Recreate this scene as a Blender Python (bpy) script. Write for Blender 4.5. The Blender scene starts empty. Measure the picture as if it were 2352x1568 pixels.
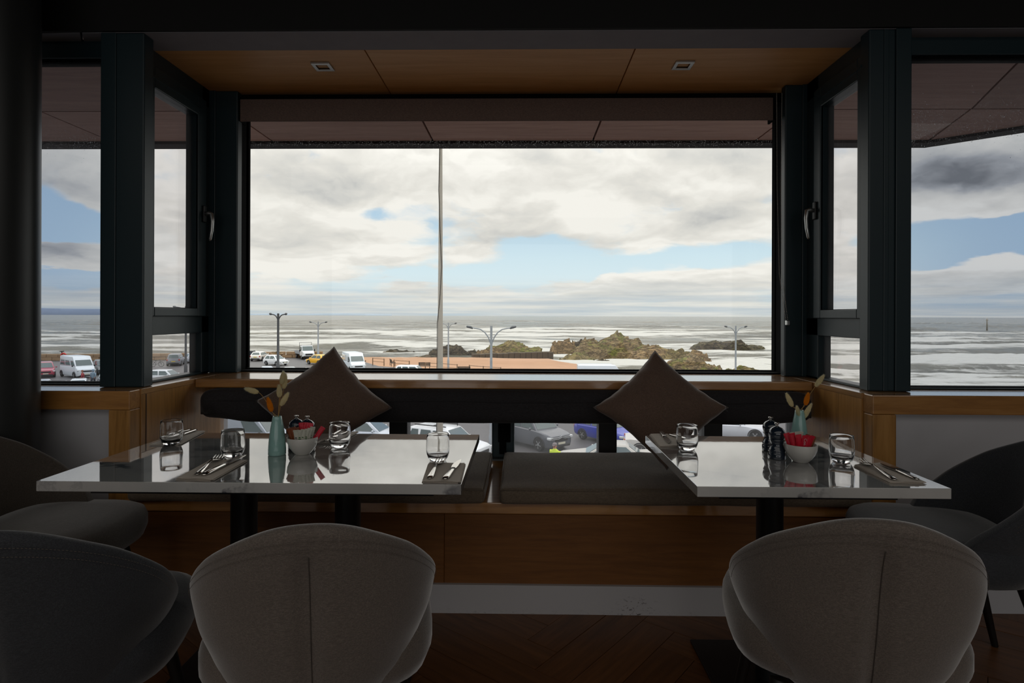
import bpy, bmesh, math, random
import numpy as np
from mathutils import Vector, Matrix, noise as mnoise
random.seed(7)
rnd = random.Random(11)
sc = bpy.context.scene
COL = sc.collection
R = math.radians

# ------------------------------------------------------------------ camera
FPX = 1372.0            # focal length in pixels of the 2352 px wide frame
CAM_H = 1.22
YAW, ROLL = R(1.0), 0.0033
cam_d = bpy.data.cameras.new('camera')
cam_d.sensor_width = 36.0
cam_d.lens = FPX / 2352 * 36.0
cam_d.shift_y = -(784 - 725) / 2352
cam_d.clip_start, cam_d.clip_end = 0.05, 60000
cam = bpy.data.objects.new('camera', cam_d)
COL.objects.link(cam)
cam.matrix_world = Matrix.Translation((0, 0, CAM_H)) @ Matrix.Rotation(YAW, 4, 'Z') @ Matrix.Rotation(R(90), 4, 'X') @ Matrix.Rotation(ROLL, 4, 'Z')
sc.camera = cam

def ray(px, py):
    x, y = px - 1176, py - 725
    a = (x * math.cos(ROLL) + y * math.sin(ROLL)) / FPX
    b = -(-x * math.sin(ROLL) + y * math.cos(ROLL)) / FPX
    return Vector((a * math.cos(YAW) - math.sin(YAW), a * math.sin(YAW) + math.cos(YAW), b))
def on_z(px, py, z):                      # point of the photograph on a level plane
    d = ray(px, py)
    return Vector((0, 0, CAM_H)) + d * ((z - CAM_H) / d.z)
def on_y(px, py, y):                      # point of the photograph on an upright plane
    d = ray(px, py)
    return Vector((0, 0, CAM_H)) + d * (y / d.y)

# ------------------------------------------------------------------ colour management, cycles
sc.view_settings.view_transform = 'Standard'
sc.view_settings.look = 'None'
sc.view_settings.gamma = 1.0
sc.view_settings.use_curve_mapping = False
sc.view_settings.exposure = 0.0
cy = sc.cycles
cy.use_denoising = True
cy.max_bounces = 10
cy.diffuse_bounces = 4
cy.glossy_bounces = 4
cy.transmission_bounces = 8
cy.transparent_max_bounces = 16
cy.caustics_reflective = False
cy.caustics_refractive = False
cy.sample_clamp_indirect = 4.0

def lin(c):
    return tuple(((v / 255) / 12.92 if v / 255 <= .04045 else ((v / 255 + .055) / 1.055) ** 2.4) for v in c)

# ------------------------------------------------------------------ node helper
class NT:
    def __init__(self, tree):
        self.t = tree; self.n = tree.nodes; self.l = tree.links
    def new(self, typ, **kw):
        n = self.n.new(typ)
        for k, v in kw.items():
            setattr(n, k, v)
        return n
    def put(self, sock, v):
        if hasattr(v, 'is_output'): self.l.new(v, sock)
        elif v is not None: sock.default_value = v
    def math(self, op, a, b=None, c=None, clamp=False):
        n = self.new('ShaderNodeMath', operation=op, use_clamp=clamp)
        self.put(n.inputs[0], a); self.put(n.inputs[1], b)
        if c is not None: self.put(n.inputs[2], c)
        return n.outputs[0]
    def vmath(self, op, a, b=None, c=None):
        n = self.new('ShaderNodeVectorMath', operation=op)
        self.put(n.inputs[0], a); self.put(n.inputs[1], b)
        if c is not None: self.put(n.inputs[2], c)
        return n.outputs[1] if op in ('LENGTH', 'DOT_PRODUCT', 'DISTANCE') else n.outputs[0]
    def noise(self, vec, scale, detail=4, rough=.5, dist=0, color=False):
        n = self.new('ShaderNodeTexNoise')
        self.put(n.inputs['Vector'], vec)
        n.inputs['Scale'].default_value = scale; n.inputs['Detail'].default_value = detail
        n.inputs['Roughness'].default_value = rough; n.inputs['Distortion'].default_value = dist
        return n.outputs['Color'] if color else n.outputs['Fac']
    def smooth(self, v, a, b, lo=0., hi=1., kind='SMOOTHSTEP'):
        n = self.new('ShaderNodeMapRange', interpolation_type=kind)
        self.put(n.inputs['Value'], v)
        for i, x in zip((1, 2, 3, 4), (a, b, lo, hi)): self.put(n.inputs[i], x)
        return n.outputs[0]
    def mix(self, f, a, b, mode='MIX'):
        n = self.new('ShaderNodeMix', data_type='RGBA', blend_type=mode)
        self.put(n.inputs[0], f)
        for s, v in ((n.inputs[6], a), (n.inputs[7], b)):
            self.put(s, v if hasattr(v, 'is_output') else (tuple(v) + (1,))[:4])
        return n.outputs[2]
    def ramp(self, f, stops):
        n = self.new('ShaderNodeValToRGB')
        e = n.color_ramp.elements
        while len(e) < len(stops): e.new(0.5)
        for q, (p, c) in zip(e, stops):
            q.position = p; q.color = tuple(c) + (1,)
        self.put(n.inputs[0], f)
        return n.outputs[0]
    def xyz(self, v):
        n = self.new('ShaderNodeSeparateXYZ'); self.put(n.inputs[0], v); return n.outputs
    def comb(self, x, y, z):
        n = self.new('ShaderNodeCombineXYZ')
        for s, v in zip(n.inputs, (x, y, z)): self.put(s, v)
        return n.outputs[0]

# ------------------------------------------------------------------ sky: broken sea clouds over pale blue
SKY_STRENGTH = 1.0
ZENITH = 3.0
world = bpy.data.worlds.new('sky'); sc.world = world; world.use_nodes = True
w = NT(world.node_tree); w.n.clear()
def az_el(px, py):
    d = ray(px, py)
    return math.degrees(math.atan2(d.x, d.y)), math.degrees(math.atan2(d.z, math.hypot(d.x, d.y)))
tc = w.new('ShaderNodeTexCoord')
dirv = w.vmath('NORMALIZE', tc.outputs['Generated'])
dx, dy, dz = w.xyz(dirv)
az = w.math('MULTIPLY', w.math('ARCTAN2', dx, dy), 57.29578)
el = w.math('MULTIPLY', w.math('ARCSINE', dz), 57.29578)
elp = w.math('MAXIMUM', el, 0.0)
els = w.math('MULTIPLY', w.math('LOGARITHM', w.math('MULTIPLY_ADD', elp, .4, 1.0), 2.71828), 2.2)   # layers crowd to the horizon
P0 = w.comb(w.math('MULTIPLY', az, .085), els, .37)
warp = w.vmath('SUBTRACT', w.noise(P0, 1.6, 5, .55, color=True), (.5, .5, .5))
Pw = w.vmath('MULTIPLY_ADD', warp, (.5, .5, 0), P0)
A0 = w.comb(az, el, 0.0)
Aw = w.vmath('MULTIPLY_ADD', warp, (5.0, 2.6, 0), A0)
n1 = w.noise(Pw, 1.5, 8, .52)
n2 = w.noise(w.vmath('ADD', Pw, (3.1, .0, 5.)), 1.25, 7, .5)
n2up = w.noise(w.vmath('ADD', Pw, (3.1, .09, 5.)), 1.25, 7, .5)
D = .0419
def blob(chain, px, py, sx, sy, amp):
    a, e = az_el(px, py)
    kx, ky = 1 / (sx * D), 1 / (sy * D)
    d = w.vmath('LENGTH', w.vmath('MULTIPLY_ADD', Aw, (kx, ky, 0), (-a * kx, -e * ky, 0)))
    v = w.smooth(d, 0., 1., amp, 0.)
    return v if chain is None else w.math('ADD', chain, v)
cov = w.math('MULTIPLY_ADD', n1, 1.1, .12)
for b in [(868, 490, 62, 30, -.42), (1060, 635, 330, 42, -.62), (1330, 610, 330, 52, -.55), (1640, 588, 220, 34, -.42), (1260, 565, 150, 60, -.5), (780, 655, 160, 26, -.3),
          (140, 520, 130, 62, -.75), (150, 632, 170, 26, -.6), (60, 480, 110, 60, -.4), (2190, 560, 190, 75, -.8), (2320, 545, 120, 50, -.5), (2110, 600, 90, 40, -.35),
          (2265, 585, 75, 42, .55), (2330, 590, 60, 30, .4), (2300, 490, 70, 20, .5), (1300, 420, 700, 130, .22), (700, 520, 330, 160, .2), (2200, 400, 260, 90, .5), (2200, 640, 280, 45, .4), (1550, 650, 420, 34, .35), (150, 590, 130, 34, .4), (1930, 600, 60, 30, .4)]:
    cov = blob(cov, *b)
shade = w.math('ADD', w.math('MULTIPLY', w.math('SUBTRACT', n2, .5), 1.25), w.math('MULTIPLY', w.math('SUBTRACT', n2, n2up), 1.1))
shade = w.math('ADD', shade, .84)
for b in [(760, 440, 210, 70, -0.21), (940, 450, 150, 60, -0.19), (620, 430, 140, 50, -0.12), (1290, 545, 180, 42, -0.29), (1400, 555, 90, 28, -0.17), (1640, 500, 150, 42, -0.17), (1440, 470, 140, 70, -0.12), (1190, 470, 120, 70, -0.11),
          (600, 600, 160, 60, 0.20), (800, 500, 130, 45, 0.30), (940, 500, 80, 60, 0.34), (1390, 500, 90, 60, 0.32), (1560, 420, 150, 60, 0.22), (1450, 620, 300, 26, 0.15), (690, 620, 160, 30, 0.25), (1200, 400, 240, 40, 0.05),
          (2230, 400, 230, 75, -0.85), (2120, 350, 150, 60, -0.30), (2170, 455, 130, 26, 0.35), (2250, 600, 130, 40, 0.40), (2200, 668, 170, 18, -0.45), (2330, 640, 80, 20, -0.30), (150, 390, 190, 90, -0.40), (150, 585, 150, 40, -0.45), (150, 670, 150, 22, -0.35),
          (660, 560, 120, 30, -0.10), (1600, 655, 260, 20, -0.17), (1300, 685, 420, 12, -0.12), (700, 690, 320, 18, -0.11)]:
    shade = blob(shade, *b)
cl = w.ramp(w.math('MULTIPLY', shade, 1.0, clamp=True), [(0., lin((126, 129, 134))), (.28, lin((176, 178, 181))), (.52, lin((213, 212, 208))), (.78, lin((234, 231, 224))), (1., lin((252, 249, 242)))])
blue = w.ramp(w.math('MULTIPLY', elp, 1 / 40., clamp=True), [(0., lin((205, 224, 232))), (.08, lin((222, 240, 246))), (.14, lin((212, 235, 245))), (.3, lin((164, 198, 228))), (1., lin((90, 135, 190)))])
side = w.smooth(w.math('ABSOLUTE', az), 27., 40., 0., .8)
blue = w.mix(side, blue, lin((172, 200, 226)))
skyc = w.mix(w.smooth(cov, .42, .66), blue, cl)
streak = w.noise(w.comb(w.math('MULTIPLY', az, .05), w.math('MULTIPLY', el, 1.5), 2.), 1.4, 6, .6)
low = w.mix(w.smooth(streak, .35, .68), lin((186, 200, 209)), lin((229, 229, 222)))
skyc = w.mix(w.math('MULTIPLY', w.smooth(el, 0.4, 4.2, 1., 0.), .8), skyc, low)
skyc = w.mix(w.smooth(el, -2., 0., 1., 0.), skyc, lin((90, 92, 90)))
zen = w.math('MULTIPLY_ADD', w.math('MAXIMUM', w.math('SUBTRACT', dz, .22), 0.), ZENITH, 1.0)      # overcast skies brighten towards the zenith
skyc = w.vmath('SCALE', skyc, None); w.put(skyc.node.inputs[3], zen)
bg = w.new('ShaderNodeBackground'); w.put(bg.inputs[0], skyc); bg.inputs[1].default_value = SKY_STRENGTH
wo = w.new('ShaderNodeOutputWorld'); w.l.new(bg.outputs[0], wo.inputs[0])

# ------------------------------------------------------------------ large lights: unseen fill added to brighten the interior
def area(name, loc, rot, sx, sy, power, col):
    l = bpy.data.lights.new(name, 'AREA'); l.shape = 'RECTANGLE'; l.size, l.size_y = sx, sy
    l.energy = power; l.color = col
    o = bpy.data.objects.new(name, l); COL.objects.link(o); o.location = loc; o.rotation_euler = rot
    return o
REAR = area('rear_fill', (.2, -5.9, 1.5), (R(90), 0, 0), 8.6, 2.5, 50, (1.0, .98, .96))  # added soft fill across the rear wall; no window is built there
CEIL = area('overhead_fill', (0, -1.7, 2.93), (0, 0, 0), 7.6, 3.6, 44, (1.0, .95, .88))  # added overhead fill under the room ceiling, without any fittings

# ------------------------------------------------------------------ materials
def base_mat(name):
    m = bpy.data.materials.new(name); m.use_nodes = True
    t = NT(m.node_tree); p = t.n['Principled BSDF']
    return m, t, p
def M(name, col, rough=.5, metal=0., var=.10, scale=14., bump=0., bscale=None, spec=None, coat=0., sheen=0., stretch=None):
    m, t, p = base_mat(name)
    tcn = t.new('ShaderNodeTexCoord'); v = tcn.outputs['Object']
    if stretch: v = t.vmath('MULTIPLY', v, stretch)
    f = t.noise(v, scale, 5, .6)
    c = lin(col)
    t.put(p.inputs['Base Color'], t.mix(f, tuple(x * (1 - var) for x in c), tuple(min(1, x * (1 + var)) for x in c)))
    p.inputs['Roughness'].default_value = rough; p.inputs['Metallic'].default_value = metal
    if spec is not None: p.inputs['Specular IOR Level'].default_value = spec
    if coat: p.inputs['Coat Weight'].default_value = coat; p.inputs['Coat Roughness'].default_value = .04
    if sheen: p.inputs['Sheen Weight'].default_value = sheen; p.inputs['Sheen Roughness'].default_value = .45
    if bump:
        b = t.new('ShaderNodeBump'); b.inputs['Strength'].default_value = bump; b.inputs['Distance'].default_value = .01
        t.put(b.inputs['Height'], t.noise(v, bscale or scale * 4, 3, .6)); t.l.new(b.outputs[0], p.inputs['Normal'])
    return m
def wood(name, c1, c2, c3, grain=(1, 12, 12), scale=3.2, rough=.38, bump=.08, pores=.25, coat=0.):
    m, t, p = base_mat(name)
    tcn = t.new('ShaderNodeTexCoord'); oi = t.new('ShaderNodeObjectInfo')
    v = t.vmath('ADD', t.vmath('MULTIPLY', tcn.outputs['Object'], grain), t.vmath('SCALE', (7.3, 3.1, 9.7), None))
    sh = t.comb(t.math('MULTIPLY', oi.outputs['Random'], 31.), t.math('MULTIPLY', oi.outputs['Random'], 17.), 0.)
    v = t.vmath('ADD', v, sh)
    f1 = t.noise(v, scale, 6, .62, .6)
    f2 = t.noise(t.vmath('MULTIPLY', v, (1.5, 5., 5.) if grain[0] < grain[1] else (5., 5., 1.5)), scale * 3, 5, .7)
    c = t.ramp(f1, [(.28, lin(c1)), (.5, lin(c2)), (.75, lin(c3))])
    c = t.mix(t.math('MULTIPLY', t.smooth(f2, .5, .75), pores), c, tuple(x * .45 for x in lin(c1)))
    hv = t.new('ShaderNodeHueSaturation'); t.put(hv.inputs['Value'], t.math('MULTIPLY_ADD', oi.outputs['Random'], .28, .86)); t.put(hv.inputs['Color'], c)
    t.l.new(hv.outputs[0], p.inputs['Base Color']); p.inputs['Roughness'].default_value = rough
    p.inputs['Coat Weight'].default_value = coat; p.inputs['Coat Roughness'].default_value = .10; p.inputs['Coat IOR'].default_value = 1.9
    b = t.new('ShaderNodeBump'); b.inputs['Strength'].default_value = bump; b.inputs['Distance'].default_value = .004
    t.put(b.inputs['Height'], f2); t.l.new(b.outputs[0], p.inputs['Normal'])
    return m
def fabric(name, col, weave=1800., rough=.9, sheen=.4, blotch=.22, bscale=6.):
    m, t, p = base_mat(name)
    tcn = t.new('ShaderNodeTexCoord'); v = tcn.outputs['Object']
    c = lin(col)
    f = t.noise(v, bscale, 5, .6)
    th = t.math('MULTIPLY', t.noise(t.vmath('MULTIPLY', v, (1, .15, 1)), weave * .4, 2, .6), t.noise(t.vmath('MULTIPLY', v, (.15, 1, 1)), weave * .4, 2, .6))
    cc = t.mix(f, tuple(x * (1 - blotch) for x in c), tuple(x * (1 + blotch) for x in c))
    cc = t.mix(t.smooth(th, .15, .38), tuple(x * .62 for x in c), cc)
    t.put(p.inputs['Base Color'], cc); p.inputs['Roughness'].default_value = rough
    p.inputs['Sheen Weight'].default_value = sheen; p.inputs['Sheen Roughness'].default_value = .4
    p.inputs['Specular IOR Level'].default_value = .2
    b = t.new('ShaderNodeBump'); b.inputs['Strength'].default_value = .35; b.inputs['Distance'].default_value = .002
    t.put(b.inputs['Height'], th); t.l.new(b.outputs[0], p.inputs['Normal'])
    return m
def window_glass(name, tint, refl=.022, haze=0.):
    m, t, p = base_mat(name); t.n.remove(p)
    tr = t.new('ShaderNodeBsdfTransparent'); gl = t.new('ShaderNodeBsdfGlossy'); gl.inputs['Roughness'].default_value = .01
    tcn = t.new('ShaderNodeTexCoord')
    sm = t.noise(tcn.outputs['Object'], 3., 5, .6)
    t.put(tr.inputs[0], t.mix(sm, tuple(x * .985 for x in tint), tint))
    lw = t.new('ShaderNodeLayerWeight'); lw.inputs[0].default_value = .5
    f = t.math('MULTIPLY_ADD', t.math('POWER', lw.outputs['Facing'], 5.), .8, refl)
    mx = t.new('ShaderNodeMixShader'); t.put(mx.inputs[0], f); t.l.new(tr.outputs[0], mx.inputs[1]); t.l.new(gl.outputs[0], mx.inputs[2])
    last = mx.outputs[0]
    if haze:
        df = t.new('ShaderNodeBsdfTranslucent'); df.inputs[0].default_value = (.9, .9, .9, 1)
        m2 = t.new('ShaderNodeMixShader'); t.put(m2.inputs[0], t.math('MULTIPLY', sm, haze)); t.l.new(last, m2.inputs[1]); t.l.new(df.outputs[0], m2.inputs[2]); last = m2.outputs[0]
    t.l.new(last, t.n['Material Output'].inputs[0])
    return m
def clear_glass(name, col=(1, 1, 1), ior=1.47):
    m, t, p = base_mat(name)
    p.inputs['Transmission Weight'].default_value = 1.; p.inputs['IOR'].default_value = ior; p.inputs['Roughness'].default_value = .0
    tcn = t.new('ShaderNodeTexCoord')
    t.put(p.inputs['Base Color'], t.mix(t.noise(tcn.outputs['Object'], 30), tuple(.985 * x for x in col), col))
    return m
def marble(name):
    m, t, p = base_mat(name)
    tcn = t.new('ShaderNodeTexCoord'); v = tcn.outputs['Object']
    wv = t.vmath('MULTIPLY_ADD', t.noise(v, 2.2, 6, .6, color=True), (.55, .55, .4), v)
    wv = t.vmath('MULTIPLY', wv, (1., 2.3, 1.6))
    a = t.math('ABSOLUTE', t.math('SUBTRACT', t.noise(wv, 1.5, 5, .5), .5))
    b = t.math('ABSOLUTE', t.math('SUBTRACT', t.noise(t.vmath('ADD', wv, (4, 7, 1)), 3.1, 5, .55), .5))
    v1 = t.math('MULTIPLY', t.smooth(a, .0, .035, 1., 0.), t.smooth(t.noise(v, 3., 3), .42, .62))
    v2 = t.math('MULTIPLY', t.smooth(b, .0, .025, .9, 0.), t.smooth(t.noise(v, 2.4, 3), .45, .65))
    cl_ = t.math('MULTIPLY', t.smooth(a, 0., .2, 1., 0.), .22)
    c = t.mix(cl_, lin((212, 211, 208)), lin((150, 150, 150)))
    c = t.mix(v1, c, lin((84, 84, 92))); c = t.mix(v2, c, lin((120, 120, 126)))
    df = t.new('ShaderNodeBsdfDiffuse'); t.put(df.inputs[0], c)
    gl = t.new('ShaderNodeBsdfGlossy'); gl.inputs['Roughness'].default_value = .035
    lw = t.new('ShaderNodeLayerWeight'); lw.inputs[0].default_value = .5
    f = t.math('MULTIPLY_ADD', t.math('POWER', lw.outputs['Facing'], 1.25), TABLE_REFL, .05)     # hard polish
    bp = t.new('ShaderNodeBump'); bp.inputs['Strength'].default_value = .02; bp.inputs['Distance'].default_value = .001
    t.put(bp.inputs['Height'], t.noise(v, 60., 2)); t.l.new(bp.outputs[0], gl.inputs['Normal'])
    mx = t.new('ShaderNodeMixShader'); t.put(mx.inputs[0], f); t.l.new(df.outputs[0], mx.inputs[1]); t.l.new(gl.outputs[0], mx.inputs[2])
    t.n.remove(p); t.l.new(mx.outputs[0], t.n['Material Output'].inputs[0])
    return m
def fluffy(name, col):
    m, t, p = base_mat(name); t.n.remove(p)
    tcn = t.new('ShaderNodeTexCoord'); c = lin(col)
    cc = t.mix(t.noise(tcn.outputs['Object'], 120., 3, .6), tuple(x * .8 for x in c), tuple(min(1, x * 1.1) for x in c))
    d = t.new('ShaderNodeBsdfDiffuse'); b = t.new('ShaderNodeBsdfTranslucent'); t.put(d.inputs[0], cc); t.put(b.inputs[0], cc)
    mx = t.new('ShaderNodeMixShader'); mx.inputs[0].default_value = .72; t.l.new(d.outputs[0], mx.inputs[1]); t.l.new(b.outputs[0], mx.inputs[2])
    t.l.new(mx.outputs[0], t.n['Material Output'].inputs[0]); return m
def emit(name, col, s):
    m, t, p = base_mat(name); e = t.new('ShaderNodeEmission')
    tcn = t.new('ShaderNodeTexCoord')
    t.put(e.inputs[0], t.mix(t.noise(tcn.outputs['Object'], 40), lin(col), lin(col))); e.inputs[1].default_value = s
    t.n.remove(p); t.l.new(e.outputs[0], t.n['Material Output'].inputs[0]); return m
TABLE_REFL = .92
MAT = dict(
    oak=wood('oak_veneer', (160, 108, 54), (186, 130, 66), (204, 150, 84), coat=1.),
    oak_up=wood('oak_veneer_upright', (150, 106, 52), (180, 130, 68), (202, 150, 86), grain=(12, 12, 1)),
    oak_y=wood('oak_veneer_deep', (150, 106, 52), (180, 130, 68), (202, 150, 86), grain=(12, 1, 12), coat=.8),
    oak_ceiling=wood('oak_ceiling', (218, 160, 94), (230, 174, 108), (238, 188, 124), rough=.45, pores=.12, scale=2.2),
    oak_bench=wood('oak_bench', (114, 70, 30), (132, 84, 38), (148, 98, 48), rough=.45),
    floor_wood=wood('dark_floor_oak', (88, 48, 22), (108, 62, 30), (128, 78, 42), grain=(12, 1, 12), rough=.42),
    floor_gap=M('floor_underlay', (26, 18, 12), .9),
    soffit=wood('weathered_soffit', (172, 128, 112), (190, 146, 130), (204, 160, 144), rough=.6, pores=.5, scale=1.6),
    soffit_gap=M('soffit_joint', (40, 34, 34), .8),
    frame=M('anthracite_powder_coat', (34, 52, 58), .38, var=.05, scale=60, spec=.45),
    frame_grey=M('grey_powder_coat', (62, 66, 64), .4, var=.05, scale=60),
    gasket=M('black_gasket', (9, 10, 11), .9, spec=.12),
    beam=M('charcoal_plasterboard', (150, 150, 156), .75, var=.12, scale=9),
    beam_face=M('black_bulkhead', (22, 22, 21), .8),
    dark_wall=M('dark_dining_room', (92, 86, 80), .85),
    room_floor=M('dark_boards_behind', (84, 58, 38), .6),
    white_panel=M('white_painted_panel', (196, 196, 200), .55, var=.05, scale=5),
    column=M('black_steel_column', (46, 48, 48), .36, var=.08, spec=.5),
    blind=fabric('taupe_blind_fabric', (130, 112, 104), 1400, .9, .1, .06),
    bead=M('pale_beads', (214, 208, 196), .4),
    steel=M('polished_steel', (214, 210, 204), .14, 1., var=.04),
    chrome=M('brushed_chrome', (196, 198, 196), .28, .9, var=.05),
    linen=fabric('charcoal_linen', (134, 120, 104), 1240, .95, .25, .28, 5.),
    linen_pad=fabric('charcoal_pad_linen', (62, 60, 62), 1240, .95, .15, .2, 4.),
    pillow=fabric('brown_suede', (124, 102, 89), 1400, .85, .5, .10, 7.),
    velvet=fabric('taupe_velvet', (120, 110, 102), 1520, .85, .9, .22, 9.), velvet_dark=fabric('darker_grey_velvet', (66, 68, 72), 1520, .85, .5, .22, 9.), velvet_shaded=fabric('shaded_taupe_velvet', (92, 84, 76), 1520, .85, .6, .22, 9.),
    thread=M('grey_thread', (104, 96, 88), .8), seam=M('shadowed_seam', (70, 63, 57), .9),
    black_metal=M('black_powder_coat', (22, 23, 25), .42, var=.06),
    black_wood=M('black_stained_wood', (20, 18, 17), .5, stretch=(1, 1, .1)),
    marble=marble('white_marble'),
    glass=clear_glass('tumbler_glass'),
    pane=window_glass('clear_pane', (.985, .99, .985)),
    pane_side=window_glass('side_pane', (.90, .90, .91), .03, .12),
    pane_facade=window_glass('tinted_pane', (.80, .82, .85), .025, .05),
    drop=clear_glass('rain_drop', ior=1.33),
    teal=M('teal_glaze', (150, 194, 188), .22, var=.16, scale=26, coat=.6),
    navy=M('navy_lacquer', (30, 42, 56), .12, var=.06, coat=.8),
    china=M('white_china', (218, 216, 210), .25, var=.03, coat=.4),
    napkin=M('grey_paper_napkin', (206, 196, 184), .9, var=.06, scale=40, bump=.15, bscale=400),
    napkin_pale=M('pale_paper_napkin', (218, 210, 200), .9, var=.06, scale=40, bump=.15, bscale=400),
    stem=M('straw_stem', (176, 140, 84), .8),
    tail=fluffy('cream_bunny_tail', (250, 236, 204)), tail_orange=fluffy('orange_bunny_tail', (255, 184, 60)),
    sachet_red=M('red_paper', (206, 24, 52), .45, var=.1), sachet_brown=M('brown_paper', (128, 66, 32), .5, var=.35, scale=80),
    sachet_white=M('white_paper', (204, 204, 190), .5, var=.1, scale=80), sachet_green=M('green_print', (70, 110, 60), .6), white_ink=M('white_print', (226, 190, 190), .6),
    asphalt=M('wet_asphalt', (74, 72, 74), .46, var=.22, scale=1.2, bump=.2, bscale=90),
    line_paint=M('worn_road_paint', (196, 194, 190), .6, var=.2, scale=3),
    sand=M('wet_sand', (164, 124, 92), .75, var=.2, scale=.35, bump=.5, bscale=3.),
    sea_wall=M('sandstone', (150, 122, 92), .85, var=.3, scale=1.2, bump=.6, bscale=5),
    pier=M('dark_weeded_stone', (74, 64, 50), .9, var=.45, scale=1.0, bump=.8, bscale=4),
    wood_grey=M('weathered_timber', (138, 112, 88), .85, var=.2), bench_dark=M('dark_timber', (52, 44, 36), .8),
    lamp_dark=M('dark_lamp_post', (62, 64, 68), .5), lamp_grey=M('grey_lamp_post', (148, 154, 160), .5), lamp_head=M('lamp_head', (84, 88, 92), .5),
    pole=M('white_flagpole', (172, 165, 154), .4), rope=M('dark_halyard', (60, 54, 46), .9),
    tyre=M('tyre_rubber', (26, 26, 28), .8), hub=M('alloy', (170, 172, 174), .35, .7), car_glass=M('car_glass', (66, 84, 86), .06, var=.25, scale=2., coat=.5), trim=M('black_car_plastic', (30, 31, 34), .55),
    headlight=M('headlamp_lens', (220, 224, 226), .1, coat=1.), tail_light=M('red_lens', (170, 34, 26), .2), plate=M('number_plate', (214, 210, 190), .5), plate_yellow=M('yellow_plate', (214, 190, 80), .5),
    hi_vis=M('hi_vis_yellow', (206, 230, 60), .8), skin=M('skin', (196, 140, 118), .6), grey_cap=M('grey_cap', (124, 116, 118), .9), trousers=M('dark_trousers', (44, 46, 58), .9), blue_coat=M('blue_grey_coat', (126, 148, 164), .9), red_coat=M('dark_red_coat', (140, 44, 50), .9),
    hills=M('hazed_hills', (132, 146, 170), 1., var=.08, scale=.002), lifebuoy=M('red_lifebuoy', (196, 40, 34), .6), bin=M('grey_bin', (76, 84, 94), .6), fluff=fluffy('cream_bristles', (254, 246, 222)),
    downlight=emit('warm_lamp', (255, 214, 150), 1.2),
)
_paint = {}
def paint(c):
    if c not in _paint: _paint[c] = M('car_paint_%d' % len(_paint), c, .3, var=.05, scale=3, coat=.7)
    return _paint[c]

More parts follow.
